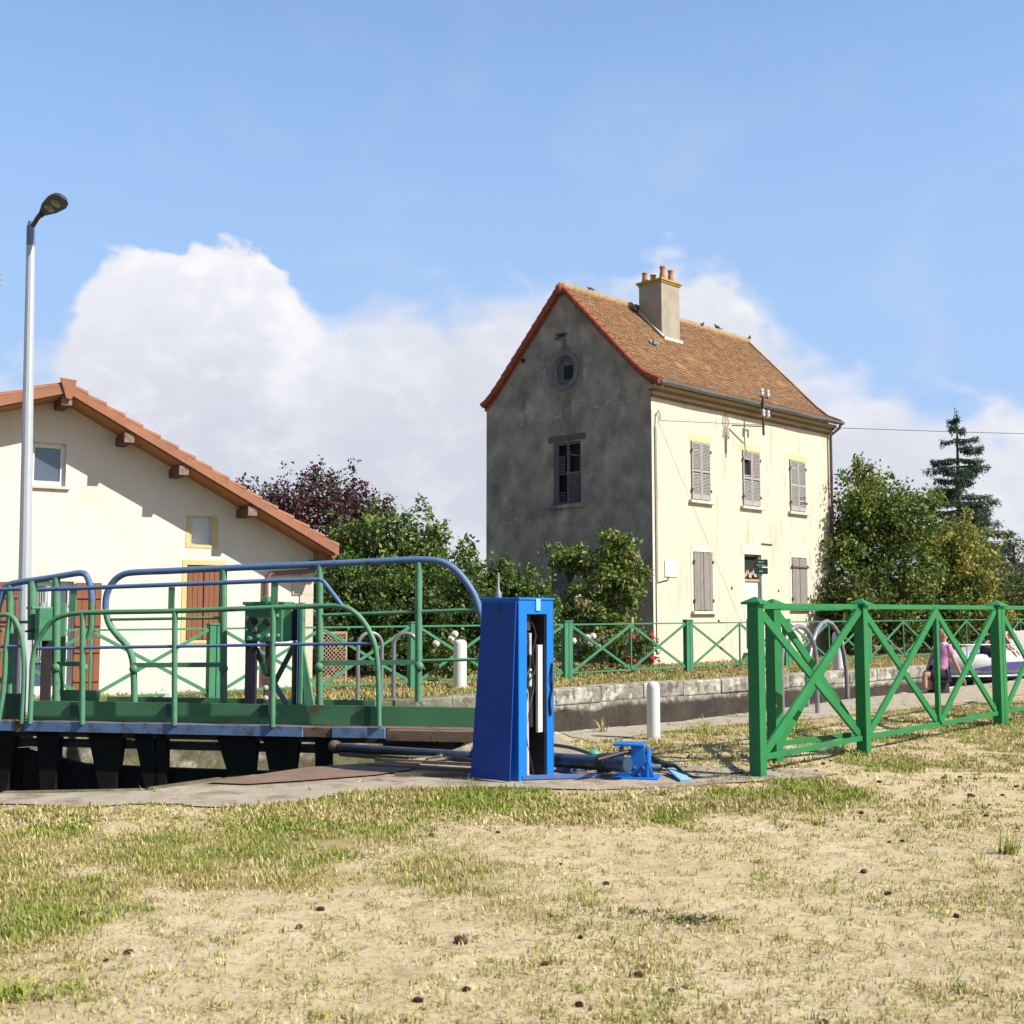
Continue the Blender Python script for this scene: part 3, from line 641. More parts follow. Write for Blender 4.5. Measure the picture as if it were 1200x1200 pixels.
# shutters
def louvred(u0, u1, z0, z1, missing=None, broken=None):
    mid = (u0 + u1) / 2
    for a, b_, side in ((u0 + .01, mid - .008, 0), (mid + .008, u1 - .01, 1)):
        fr = MB(); st_ = .05; y = -.03; zt, zb = z1 - .02, z0 + .03; zm = zb + (zt - zb) * .5
        for x in (a + st_ / 2, b_ - st_ / 2): fr.box(H(x, y, (zt + zb) / 2), (st_, .035, zt - zb), HU, HV)
        for zc, h_ in ((zt - .03, .06), (zb + .07, .14), (zm, .07)): fr.box(H((a + b_) / 2, y, zc), (b_ - a - 2 * st_, .03, h_), HU, HV)
        z = zb + .16
        while z < zt - .06:
            if abs(z - zm) > .05 and not (missing and side == missing[0] and missing[1] < z < missing[2]):
                tl = random.uniform(-.03, .03) * (3 if broken and side == broken[0] and broken[1] < z < broken[2] else .2)
                X_ = HU + V3(0, 0, tl * 4); fr.box(H((a + b_) / 2, y, z), (b_ - a - 2 * st_, .04, .009), X_, V3(*(HV * .75)) + V3(0, 0, .66))
            z += .043
        sh = fr.build('shutter', shut_up, house)
        if missing and side == missing[0]:
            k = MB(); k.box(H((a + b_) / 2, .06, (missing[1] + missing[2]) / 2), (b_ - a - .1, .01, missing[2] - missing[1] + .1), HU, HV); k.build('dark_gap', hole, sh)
        hg = MB()
        for zc in (z0 + .3, z1 - .28): hg.box(H(a - .01 if side == 0 else b_ + .01, -.06, zc), (.05, .02, .09), HU, HV)
        hg.each('hinge', iron, sh)
def planked(u0, u1, z0, z1, bar=False, gap=0):
    mid = (u0 + u1) / 2
    for a, b_, side in ((u0 + .01, mid - .01, 0), (mid + .01, u1 - .01, 1)):
        fr = MB(); n_ = 3
        for i in range(n_):
            x0 = a + (b_ - a) * i / n_; x1 = a + (b_ - a) * (i + 1) / n_
            fr.box(H((x0 + x1) / 2, -.02 + random.uniform(-.006, .006), (z0 + z1) / 2 + random.uniform(-.01, .01)), (x1 - x0 - .008, .03, z1 - z0 - .04), HU, HV)
        sh = fr.build('shutter', shut_dn, house)
        hg = MB()
        for zc in (z0 + .3, z1 - .3): hg.box(H(a - .01 if side == 0 else b_ + .01, -.05, zc), (.06, .02, .1), HU, HV)
        hg.each('hinge', iron, sh)
    if bar:
        k = MB(); k.box(H(mid, -.06, z1 - .32), (u1 - u0 + .12, .03, .05), HU, HV); k.build('shutter_bar', dark_wood, house)
louvred(*ups[0]); louvred(*ups[1], missing=(0, 5.78, 6.22)); louvred(*ups[2], broken=(1, 4.9, 5.3)); planked(*dns[0]); planked(*dns[1], bar=True)
for u0, u1, z0, z1 in ups + dns:
    k = MB(); k.box(H((u0 + u1) / 2, -.05, z0 - .05), (u1 - u0 + .26, .13, .09), HU, HV); k.build('sill', white_st, house, bevel=.012)
for i, (u0, u1, z0, z1) in enumerate(ups + dns):
    hh = .2 if i < 3 else .17
    k = MB(); k.box(H((u0 + u1) / 2, -.004, z1 + hh / 2), (u1 - u0 + .12, .012, hh), HU, HV)
    k.build('lintel', lintel_y if i < 3 else white_st, house)
    if i >= 3:
        k = MB()
        for x in (u0 - .06, u1 + .06): k.box(H(x, -.004, (z0 + z1) / 2), (.12, .012, z1 - z0), HU, HV)
        k.each('window_surround', white_st, house)
# door
u0, u1, z0, z1 = door
k = MB(); k.box(H((u0 + u1) / 2, .12, .22 + 1.1), (u1 - u0 - .12, .05, 2.2), HU, HV); dr = k.build('door', M('old_white_door', (.78, .76, .72), (.70, .68, .64), 4, .6, c3=(.45, .40, .36), s3=3, t3=(.66, .76)), house)
k = MB(); k.box(H(u0 + .3, .075, .8), (.2, .03, .9), HU, HV); k.build('door_panel', M('brown_panel', (.33, .20, .15), None, 5, .8), dr)
k = MB()
for x in (u0 + .03, u1 - .03): k.box(H(x, .1, 1.72), (.06, .1, 3.0), HU, HV)
k.box(H((u0 + u1) / 2, .1, 2.46), (u1 - u0 - .12, .1, .07), HU, HV); k.build('door_frame', M('ochre_frame', (.42, .30, .15), (.48, .38, .24), 5, .8), dr)
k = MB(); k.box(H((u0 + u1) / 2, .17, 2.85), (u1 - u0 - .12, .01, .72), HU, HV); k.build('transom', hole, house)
k = MB()
for i in range(7): k.box(H(u0 + .2 + .1 * i, .13, 2.62 + .05 * (i % 3)), (.16, .02, .10 + .05 * (i % 2)), HU * math.cos(i) + V3(0, 0, math.sin(i) * .5), HV)
k.each('broken_board', M('broken_boards', (.40, .27, .20), (.60, .52, .48), 9, .9), house)
for j in range(3):
    k = MB(); k.box(H((u0 + u1) / 2, -.18 - .26 * (2 - j) * .5 - .13 * (2 - j), .035 + .075 * j), (u1 - u0 + .5 - .1 * j, .36 + .5 * (2 - j) * 1.0, .07), HU, HV); k.build('door_step', coping_m, house, bevel=.015)
k = MB(); k.box(H((u0 + u1) / 2 - .05, -.006, z1 + .16), (u1 - u0 + .24, .014, .3), HU, HV); k.build('lintel', white_st, house)
k = MB(); k.box(H(5.95, -.01, 3.62), (.62, .02, .05), HU, HV); k.build('old_bracket', iron, house)
k = MB(); k.box(H(.84, -.015, 2.70), (.60, .03, .46), HU, HV); k.build('meter_box', M('pale_panel', (.68, .74, .80), (.74, .74, .74), 4, .5), house, bevel=.01)
k = MB(); k.tube([H(.70, -.02, 2.5), H(.68, -.03, 2.38), H(.50, -.03, 2.36), H(.22, -.02, 2.30)], .014, 6); k.tube([H(.13, -.02, 6.75), H(.13, -.02, .3)], .013, 6); k.tube([H(.20, -.02, 6.75), H(.20, -.02, 2.3)], .008, 6)
k.tube([H(.13, -.03, 6.75), H(.15, -.05, 7.1), H(.26, -.07, 7.22), H(.36, -.05, 7.1), H(.36, -.03, 6.95)], .014, 6); k.each('wall_cable', iron, house)
# insulator bracket at the eaves and the wall anchor
k = MB(); k.box(H(5.0, -.56, 7.65), (.055, .055, 1.35), HU, HV); k.bar(H(5.0, -.56, 7.25), H(3.95, -.1, 7.22), .035, .035); br_ = k.build('bracket_post', iron, house)
k = MB(); k.bar(H(4.85, -.56, 8.18), H(5.3, -.56, 8.18), .03, .03); k.bar(H(4.9, -.56, 7.72), H(5.25, -.56, 7.72), .03, .03); k.build('crossbar', iron, br_)
for u_, z_ in ((4.88, 8.2), (5.22, 8.2), (4.95, 7.55), (5.22, 7.55)):
    k = MB(); k.lathe(H(u_, -.60, z_), [(.03, 0), (.06, .03), (.06, .10), (.04, .12), (.06, .15), (.05, .22), (.02, .24)], 10); k.build('insulator', white_plain, br_, smooth=True)
k = MB()
for s_ in (-1, 1):
    k.tube([H(3.72 + s_ * .02, -.03, 6.35), H(3.72 + s_ * .05, -.03, 7.0), H(3.72 + s_ * .16, -.03, 7.3), H(3.72 + s_ * .10, -.03, 7.5)], .011, 5)
    k.tube([H(3.72 + s_ * .05, -.03, 6.9), H(3.72 + s_ * .16, -.03, 6.8), H(3.72 + s_ * .14, -.03, 7.05)], .011, 5)
k.tube([H(3.72, -.03, 6.2), H(3.72, -.03, 7.6)], .012, 5); k.build('wall_anchor', M('grey_iron', (.22, .21, .20), None, 5, .7), house)
k = MB()
for (x, z_) in ((3.93, 2.2), (6.6, 2.15), (3.2, 1.2)): k.box(H(x, -.012, z_), (.06, .02, .08), HU, HV)
k.each('wall_fitting', iron, house)
# oculus: raised ring, inner board with a dark square
k = MB(); n_ = 28
for (r0, r1, d0) in ((.46, .60, .05),):
    vs = []
    for i in range(n_):
        a_ = 2 * math.pi * i / n_; cs, sn = math.cos(a_), math.sin(a_) * 1.02
        vs += [H(-d0, oc + r0 * cs, oz + r0 * sn), H(-d0, oc + r1 * cs, oz + r1 * sn), H(.0, oc + r1 * cs, oz + r1 * sn), H(.0, oc + r0 * cs, oz + r0 * sn)]
    k.add(vs, [(i * 4 + a, ((i + 1) % n_) * 4 + a, ((i + 1) % n_) * 4 + (a + 1) % 4, i * 4 + (a + 1) % 4) for i in range(n_) for a in range(4)])
k.box(H(-.03, oc, oz + .78), (.06, .12, .36), HU, HV); rg = k.build('round_window', M('oculus_ring', (.17, .165, .17), (.22, .215, .215), 3, .9, .3, 30), house, smooth=True)
k = MB(); k.box(H(.16, oc, oz), (.02, 1.0, 1.0), HU, HV); k.build('board', lav_wall, rg)
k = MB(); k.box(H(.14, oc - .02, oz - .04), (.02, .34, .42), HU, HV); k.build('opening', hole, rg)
k = MB(); k.bar(H(-.18, oc - .18, oz + 1.05), H(-.10, oc + .30, oz + 1.0), .04, .03); k.bar(H(0, oc + .02, oz + 1.1), H(-.3, oc + .02, oz + 1.06), .05, .08); k.bar(H(-.1, oc - .16, oz + 1.12), H(-.16, oc + .2, oz + 1.08), .06, .03); k.build('iron_pulley_bracket', iron, house)
k = MB()
for v_, z_ in ((.95 + .8, 9.75), (5.05, 9.42)): k.box(H(-.01, v_, z_), (.03, .14, .12), HU, HV)
k.each('dark_socket', hole, house)
# gable window: old casements, partly broken shutters
a, b_, z0, z1 = gh[0]; k = MB()
for y_ in (a + .04, b_ - .04, (a + b_) / 2): k.box(H(.08, y_, (z0 + z1) / 2), (.06, .07, z1 - z0), HU, HV)
for z_ in (z1 - .04, z0 + .04, z0 + .95): k.box(H(.08, (a + b_) / 2, z_), (.05, b_ - a - .1, .06), HU, HV)
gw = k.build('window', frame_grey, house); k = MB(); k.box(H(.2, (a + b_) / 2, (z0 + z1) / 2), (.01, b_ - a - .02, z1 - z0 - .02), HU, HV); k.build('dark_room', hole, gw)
k = MB(); k.box(H(.03, b_ - .16, (z0 + z1) / 2), (.03, .09, z1 - z0 - .1), HU, HV)
for i in range(8): k.box(H(.04, b_ - .28, z0 + .95 + .075 * i), (.03, .36, .03), HU + V3(0, 0, .6), HV, (0, 0, 1))
for i in range(11): k.box(H(.04, a + .28, z0 + .12 + .075 * i), (.03, .40, .045), HU + V3(0, 0, .6), HV, (0, 0, 1))
for i in range(4): k.box(H(.04, b_ - .30, z0 + .10 + .09 * i), (.03, .34, .03), HU, HV * .97 + V3(0, 0, .10 * (i - 1.5)))
k.bar(H(.03, a + .1, z0 + 1.45), H(.03, a + .48, z0 + 1.52), .03, .04); k.build('broken_slats', M('broken_slats', (.17, .15, .17), (.11, .10, .115), 9, .9), gw)
k = MB(); k.bar(H(.0, (a + b_) / 2 - .03, z0 + .03), H(.0, (a + b_) / 2 - .03, z0 + .62), .06, .04); k.build('loose_board', M('orange_board', (.20, .12, .06), None, 8, .8), gw)
for (a, b_, z0, z1) in gh:
    k = MB(); k.box(H(-.04, (a + b_) / 2, z0 - .06), (.12, b_ - a + .36, .11), HU, HV); k.build('sill', gable_pl, house, bevel=.012)
k = MB(); k.box(H(-.003, (gh[0][0] + gh[0][1]) / 2, gh[0][3] + .13), (.012, 1.5, .2), HU, HV); k.build('lintel', M('gable_lintel', (.15, .13, .095), (.11, .10, .085), 5, .9), house)
a, b_, z0, z1 = gh[1]; k = MB()
for i in range(5): k.box(H(.08, a + (b_ - a) * (i + .5) / 5, (z0 + z1) / 2), (.04, (b_ - a) / 5 - .01, z1 - z0 - .03), HU, HV)
k.build('shutter', frame_grey, house)

halo = M('dark_cement', (.20, .18, .165), (.27, .245, .215), 3, .95, .5, 16, c3=(.36, .33, .29), s3=3, t3=(.5, .7)); pale_c = M('pale_cement', (.52, .48, .42), (.40, .365, .31), 4, .95, .5, 20, c3=(.25, .23, .20), s3=5, t3=(.45, .6))
def skim(pts, mat_, name, d=.006):
    bm = bmesh.new(); vv = [bm.verts.new(H(-d, *p)) for p in pts]
    from mathutils.geometry import tessellate_polygon
    for t3_ in tessellate_polygon([[v_.co for v_ in vv]]):
        f = bm.faces.new([vv[i] for i in t3_]); f.normal_update()
        if f.normal.dot(Vector(-HU)) < 0: f.normal_flip()
    m = MB(); bm.verts.index_update(); m.v = [tuple(v_.co) for v_ in bm.verts]; m.f = [tuple(x.index for x in f.verts) for f in bm.faces]; m.mi = [0] * len(m.f); bm.free(); return m.build(name, mat_, house)
r3 = random.Random(5)
o_ = [(oc + (.78 + r3.uniform(-.05, .06)) * math.cos(a_), oz + (.80 + r3.uniform(-.05, .06)) * math.sin(a_) - .03) for a_ in [2 * math.pi * k / 26 for k in range(26)]]
hm = MB(); i_ = [(oc + .60 * math.cos(a_), oz + .61 * math.sin(a_)) for a_ in [2 * math.pi * k / 26 for k in range(26)]]
hm.add([H(-.006, *p) for p in o_] + [H(-.006, *p) for p in i_], [(k, 26 + k, 26 + (k + 1) % 26, (k + 1) % 26) for k in range(26)]); hm.build('dark_cement_ring', halo, house)
for v0_, v1_, zz_ in ((.1, 2.9, 7.62), (3.1, 6.0, 7.42), (4.0, 6.6, 4.35)):
    n_ = 22; up_ = [(v0_ + (v1_ - v0_) * k / n_, zz_ + .05 * math.sin(k * .7) + r3.uniform(.01, .05)) for k in range(n_ + 1)]; dn_ = [(p[0], p[1] - r3.uniform(.03, .09)) for p in up_][::-1]; skim(up_ + dn_, pale_c, 'cement_line')
skim([(3.0, 8.2), (3.45, 8.2), (3.42, 7.4), (3.36, 6.9), (3.12, 6.9), (3.06, 7.5)], halo, 'dark_streak', .009)

# pigeons on the roof
def pigeon(u, v_, z, rz, lab, mat_):
    p = H(u, v_, z); rt = root('pigeon', tuple(p), lab, 'bird', 'birds on the roof ridge', rz=0)
    d = V3(math.cos(rz), math.sin(rz), 0); s_ = V3(-d[1], d[0], 0); m = MB()
    m.ell(p + V3(0, 0, .13), (.15, .075, .085), d * .93 + V3(0, 0, .3), s_, V3(0, 0, 1) - d * .3, 12, 8)
    m.ell(p + d * .14 + V3(0, 0, .245), (.042, .035, .04), d, s_); m.tube([p + d * .10 + V3(0, 0, .17), p + d * .135 + V3(0, 0, .24)], [.05, .034], 8)
    m.tube([p + d * .17 + V3(0, 0, .245), p + d * .205 + V3(0, 0, .235)], [.012, .003], 6)
    m.add([p - d * .10 + s_ * .035 + V3(0, 0, .12), p - d * .10 - s_ * .035 + V3(0, 0, .12), p - d * .27 - s_ * .04 + V3(0, 0, .06), p - d * .27 + s_ * .04 + V3(0, 0, .06), p - d * .18 + V3(0, 0, .115)], [(0, 1, 4), (1, 2, 4), (2, 3, 4), (3, 0, 4), (3, 2, 1, 0)])
    for q_ in (-.03, .03): m.tube([p + s_ * q_ + V3(0, 0, .07), p + s_ * q_ + d * .01], .007, 5)
    m.v = [tuple(p + (np.array(q_) - p) * .72) for q_ in m.v]; m.build('body', mat_, rt, smooth=True)
bird_d = M('bird_dark', (.03, .03, .035), (.05, .05, .055), 20, .7); bird_l = M('bird_grey', (.30, .29, .30), (.12, .12, .13), 20, .8)
pigeon(1.35, 3.36, 11.58, 2.6, 'small grey bird on the ridge nearest the gable end', bird_l)
pigeon(3.12, 3.0, 11.20, 4.0, 'dark bird crouched on the tiles just left of the chimney', bird_d)
pigeon(7.25, 3.28, 11.48, .6, 'dark bird on the ridge, first one right of the chimney', bird_d)
pigeon(8.35, 3.36, 11.60, 3.5, 'dark bird on the ridge, second one right of the chimney', bird_d)
pigeon(10.35, 3.30, 11.56, 1.2, 'dark bird at the far right end of the ridge', bird_d)

# ------------------------------------------------------------------ building on the left
BW = V3(.85, .53, 0); BW /= np.linalg.norm(BW); BNn = V3(BW[1], -BW[0], 0); BO = V3(-3.93, 22.8, 0)
def B(t_, o_, z): return BO + BW * t_ + BNn * o_ + V3(0, 0, z)          # o_ is towards the camera
lb = root('lock_building', tuple(BO), 'low cream building with orange tiled roof and brown shutters', 'building')
apx = -4.85; ZA = 5.22
def rz_(t_): return ZA - (t_ - apx) * .528 if t_ > apx else ZA - (apx - t_) * .31
TL = -14.0
holes = [(-5.30, -4.70, 3.70, 4.46), (-2.44, -2.04, 2.74, 3.28), (-2.50, -1.86, .96, 2.36), (-5.32, -4.50, .10, 2.02), (-9.3, -8.3, 1.0, 2.1)]
def lbwall():
    P = lambda a, z: BO + BW * (a + TL) + V3(0, 0, z)
    hs = [(a - TL, b_ - TL, c_, d_) for a, b_, c_, d_ in holes]
    return wall_with_holes(P, BNn, -TL, 0, hs, 'wall', left_pl, lb, .16, poly_top=[(0, rz_(TL)), (apx - TL, ZA), (-TL, rz_(0))])
lbwall()
k = MB(); k.add([B(0, 0, -.3), B(0, -9, -.3), B(0, -9, rz_(0)), B(0, 0, rz_(0))], [(0, 1, 2, 3)]); k.add([B(TL, -9, -.3), B(TL, 0, -.3), B(TL, 0, rz_(TL)), B(TL, -9, rz_(TL))], [(0, 1, 2, 3)])
k.add([B(TL, -9, -.3), B(0, -9, -.3), B(0, -9, rz_(0)), B(apx, -9, ZA), B(TL, -9, rz_(TL))], [(4, 3, 2, 1, 0)]); k.build('side_wall', left_pl, lb)
k = MB(); k.box(B(-.14, .01, 1.12), (.28, .03, 2.3), BW, BNn); k.box(B(-.22, .012, 2.0), (.42, .035, .36), BW, BNn); k.build('corner_stones', quoin_m, lb)
OV = .72
def slab(t0, t1, o0, o1, h0, h1, name, mat_, par, tcf=None):
    k = MB(); A = [B(t0, o0, rz_(t0) + h0), B(t1, o0, rz_(t1) + h0), B(t1, o1, rz_(t1) + h0), B(t0, o1, rz_(t0) + h0)]; Q = [p + V3(0, 0, h1 - h0) for p in A]
    k.add(A + Q, [(0, 1, 2, 3), (7, 6, 5, 4), (0, 4, 5, 1), (1, 5, 6, 2), (2, 6, 7, 3), (3, 7, 4, 0)]); return k.build(name, mat_, par, tcf=tcf)
lroof = slab(apx, .20, -9.4, OV - .03, .05, .16, 'roof', verge_org, lb)
slab(TL - .5, apx, -9.4, OV - .03, .05, .16, 'roof', verge_org, lb)
slab(apx + .02, .18, -9.35, OV - .06, .0, .048, 'soffit', soffit_w, lroof); slab(TL - .4, apx - .02, -9.35, OV - .06, .0, .048, 'soffit', soffit_w, lroof)
# verge tiles along the gable edge: overlapping, each with an L shaped lip
def verge(t0, t1, n_):
    k = MB()
    for i in range(n_):
        a, b_ = t0 + (t1 - t0) * i / n_, t0 + (t1 - t0) * (i + 1.06) / n_
        up0, up1 = (.055, .015) if t1 > t0 else (.05, .015)
        def q_(t_, o_, h): 
            tt = min(t_, .23) if t1 > t0 else t_
            return B(tt, o_, rz_(tt) + h)
        lo = .03
        pts = [q_(a, OV - .28, .16 + up1), q_(b_, OV - .28, .16 + up0), q_(b_, OV, .175 + up0), q_(a, OV, .175 + up1), q_(b_, OV + .012, lo), q_(a, OV + .012, lo + .0), q_(b_, OV - .02, lo), q_(a, OV - .02, lo)]
        s_ = 1 if t1 > t0 else -1
        f_ = [(0, 1, 2, 3), (3, 2, 4, 5), (5, 4, 6, 7), (2, 1, 6, 4), (0, 3, 5, 7)]
        k.add(pts, f_)
        # rolled top edge
        k.tube([q_(a, OV - .05, .165 + up1), q_(b_, OV - .05, .165 + up0)], [.05, .06], 8)
    return k.build('verge_tiles', verge_org, lroof, smooth=False)
verge(apx, .23, 16); verge(apx, TL, 17)
k = MB(); kk = 0
for i in range(34):
    o_ = OV - .22 - i * .28; k.tube([B(apx, o_ + .12, ZA + .18), B(apx, o_ - .17, ZA + .16)], [.12, .10], 12)
k.build('ridge_tiles', verge_org, lroof, smooth=True)
k = MB(); k.prism([B(apx - .14, OV + .015, ZA + .28), B(apx + .14, OV + .015, ZA + .26), B(apx + .07, OV + .015, ZA - .08), B(apx - .03, OV + .015, ZA - .08)], BNn * .03); k.build('ridge_end', verge_org, lroof, bevel=.01)
k = MB()
for i in range(30):   # tile rows on the left slope
    t_ = apx - .1 - i * .31
    if t_ > TL: k.bar(B(t_, OV - .3, rz_(t_) + .20), B(t_, -9.3, rz_(t_) + .20), .10, .06)
k.build('tile_rows', verge_org, lroof)
for t_ in (apx, -3.78, -2.80, -1.50, -7.2, -9.6):
    z_ = rz_(t_) - .11; k = MB(); k.box(B(t_, OV / 2 - .06, z_ + .015), (.17, OV - .04, .17), BW, BNn); bm_ = k.build('roof_beam', dark_wood, lb, bevel=.01)
    k = MB(); k.box(B(t_, OV - .055, z_ + .015), (.175, .035, .175), BW, BNn); k.build('beam_end', beam_end, bm_, bevel=.006)
k = MB(); k.box(B(-.02, .25, 2.42), (.14, .5, .16), BW, BNn); k.build('roof_beam', dark_wood, lb, bevel=.01)
k = MB(); k.tube([B(.22, .5, 2.60), B(.22, -9, 2.60)], .075, 10); gu = k.build('gutter', M('brown_gutter', (.28, .13, .09), None, 5, .5), lb, smooth=True)
k = MB(); k.tube([B(.18, .45, 2.56), B(.1, .2, 2.36), B(-.15, .08, 2.28), B(-.9, .06, 2.22), B(-.98, .06, 2.1), B(-.98, .06, .1)], .045, 8); k.build('downpipe', MATS['brown_gutter'], lb, smooth=True)
def lwin(a, b_, z0, z1, fr=.06, mats=(white_paint, win_glass), mull=False, dep=.11):
    k = MB()
    for x in (a + fr / 2, b_ - fr / 2): k.box(B(x, -dep, (z0 + z1) / 2), (fr, .05, z1 - z0), BW, BNn)
    for z_ in (z0 + fr / 2, z1 - fr / 2): k.box(B((a + b_) / 2, -dep, z_), (b_ - a - 2 * fr, .048, fr), BW, BNn)
    if mull: k.box(B((a + b_) / 2, -dep, (z0 + z1) / 2), (fr, .05, z1 - z0 - 2 * fr), BW, BNn)
    w_ = k.build('window', mats[0], lb, bevel=.006); k = MB(); k.box(B((a + b_) / 2, -dep - .01, (z0 + z1) / 2), (b_ - a - fr, .012, z1 - z0 - fr), BW, BNn); k.build('pane', mats[1], w_); return w_
lwin(*holes[0], fr=.085); lwin(*holes[1], fr=.03, mats=(white_paint, white_plain)); 
frw = lwin(*holes[3], fr=.09, mull=True); lwin(*holes[4])
k = MB()
for i in range(9): k.box(B(-5.24 + .04 * i, -.09, 1.25), (.022, .02, 1.3), BW, BNn)
k.build('curtain', M('curtain', (.42, .42, .42), (.30, .30, .30), 9, .9), frw)
k = MB(); k.box(B((holes[0][0] + holes[0][1]) / 2, .02, 3.67), (.74, .07, .05), BW, BNn); k.build('sill', white_st, lb)
def surround(a, b_, z0, z1, w_, top=True):
    k = MB()
    for x in (a - w_ / 2, b_ + w_ / 2): k.box(B(x, .004, (z0 + z1) / 2), (w_, .012, z1 - z0), BW, BNn)
    if top: k.box(B((a + b_) / 2, .004, z1 + w_ / 2), (b_ - a + 2 * w_, .012, w_), BW, BNn)
    k.box(B((a + b_) / 2, .004, z0 - .03), (b_ - a + 2 * w_, .012, .06), BW, BNn); return k.each('window_surround', ochre, lb)
surround(*holes[1], .10, False); surround(*holes[2], .09)
def bshut(a, b_, z0, z1, o_, n_=4, bars=True):
    k = MB(); wd_ = (b_ - a) / n_
    for i in range(n_): k.box(B(a + wd_ * (i + .5), o_, (z0 + z1) / 2), (wd_ - .008, .03, z1 - z0), BW, BNn)
    s_ = k.build('shutter', brown_wood, lb)
    if bars:
        k = MB()
        for f_ in (.12, .38, .62, .87): k.box(B((a + b_) / 2, o_ + .028, z0 + (z1 - z0) * f_), (b_ - a - .02, .025, .05), BW, BNn)
        k.each('shutter_bar', brown_wood, s_)
bshut(-2.48, -2.19, .98, 2.34, -.03, 3, False); bshut(-2.17, -1.88, .98, 2.34, -.03, 3, False); bshut(-4.48, -4.03, .05, 2.0, .03); bshut(-5.80, -5.34, .10, 2.0, .03); bshut(-8.28, -7.85, 1, 2.1, .03)
# antenna on the roof of the left building (only its tip is in the frame)
am = root('roof_antenna', tuple(B(-9.0, -2.2, 4.0)), 'thin metal television antenna at the left edge above the tiled roof', 'antenna')
k = MB(); k.tube([B(-8.2, -.5, 4.1), B(-8.2, -.5, 7.55)], .02, 6); k.build('mast', galv, am)
tipP = onp(3, 355, BO + BNn * -.5, BW); k = MB(); mastP = B(-8.2, -.5, 7.4); tipP = V3(tipP[0], tipP[1], 7.4)
k.tube([mastP, tipP], .012, 6)
for i in range(7):
    p = mastP + (tipP - mastP) * (i + 1) / 7; k.tube([p + V3(0, 0, .12) , p - V3(0, 0, .12)], .008, 5)
for dz in (.10, -.1): k.tube([tipP + V3(0, 0, dz), tipP - BW * .12 + V3(0, 0, dz)], .008, 5)
k.build('aerial', galv, am)

# ------------------------------------------------------------------ lock gate footbridge
P1 = V3(-1.49, 13.46, 0); P0 = V3(-6.0, 14.3, 0); GD = (P0 - P1) / np.linalg.norm(P0 - P1); GN = V3(GD[1], -GD[0], 0)
if GN[1] < 0: GN = -GN                                          # away from the camera
def cat(pts, k=6):
    pts = [np.array(p, float) for p in pts]; P = [2 * pts[0] - pts[1]] + pts + [2 * pts[-1] - pts[-2]]; out = []
    for i in range(1, len(P) - 2):
        for j in range(k):
            t_ = j / k; out.append(.5 * (2 * P[i] + (P[i + 1] - P[i - 1]) * t_ + (2 * P[i - 1] - 5 * P[i] + 4 * P[i + 1] - P[i + 2]) * t_ ** 2 + (3 * P[i] - P[i - 1] - 3 * P[i + 1] + P[i + 2]) * t_ ** 3))
    return out + [pts[-1]]
def FP(x, y, d=0.0): return onp(x, y, P1 + GN * d, GD)
BD = .78
ZD = .155
def gat(x, d, z):       # point of the bridge at picture column x, d behind the front edge, height z
    p = FP(x, 800, d); return V3(p[0], p[1], z)
leafR = root('lock_gate', tuple(gat(300, 0, ZD)), 'lock gate leaf with blue and green railings, reaching the near wall beside the blue cabinet', 'lock gate', 'leaves of the lock gate')
void_m = M('shade_black_steel', (.010, .0095, .009), (.02, .018, .015), 4, .85, .2, 30, c3=(.045, .028, .016), s3=3, t3=(.66, .76), spec=.15)  # near-black base colour paints in the deep shade under the deck
leafL = root('lock_gate', tuple(gat(-40, 0, ZD)), 'lock gate leaf at the left edge of the photo, beyond the gap in the railing', 'lock gate', 'leaves of the lock gate')
def gbox(x0, x1, d0, d1, z0, z1, name, mat_, par, bevel=.006):
    A, C_ = gat(x0, (d0 + d1) / 2, 0), gat(x1, (d0 + d1) / 2, 0); k = MB()
    k.box((A + C_) / 2 + V3(0, 0, (z0 + z1) / 2), (np.linalg.norm(A - C_), d1 - d0, z1 - z0), GD, GN); return k.build(name, mat_, par, bevel=bevel)
gbox(31, 356, .0, .03, .03, ZD, 'deck_edge', edge_blue, leafR); gbox(390, 452, .0, .03, .03, ZD, 'deck_edge', edge_blue, leafR); gbox(357, 389, .02, .05, .03, ZD - .01, 'deck_edge', rust, leafR)
gbox(34, 450, .03, .80, .10, ZD - .006, 'deck', rust, leafR); gbox(34, 520, .12, .75, -.04, .09, 'deck_frame', black_steel, leafR)
gbox(455, 575, .06, .22, .0, .125, 'sill_beam', rust, leafR); gbox(455, 575, .30, .7, -.1, .12, 'sill_beam', rust, leafR)
for a, b_ in ((40, 91), (93, 199), (201, 303), (305, 331), (333, 424), (447, 562)):
    gbox(a, b_ + 1.5, .235, .25, ZD, .385, 'kick_board', panel_green, leafR, .003)
gbox(424, 447, .20, .22, ZD, .385, 'kick_board', dark_green, leafR)
for x in (89, 201, 311, 431): gbox(x - 4.5, x + 4.5, .20, .234, ZD, .383, 'kick_board_stiffener', dark_green, leafR, .002)
gbox(64, 118, .95, .97, ZD + .02, .47, 'kick_board', panel_green, leafR, .003); gbox(126, 440, 1.0, 1.02, ZD, .39, 'kick_board', panel_green, leafR, .003)
def gtube(pts, r, name, mat_, par, d=0.0, k=6, sm=True):
    P = [FP(x, y, d) for x, y in pts]; P = cat(P, k) if sm else P; m = MB(); m.tube(P, r, 10); return m.build(name, mat_, par, smooth=True)
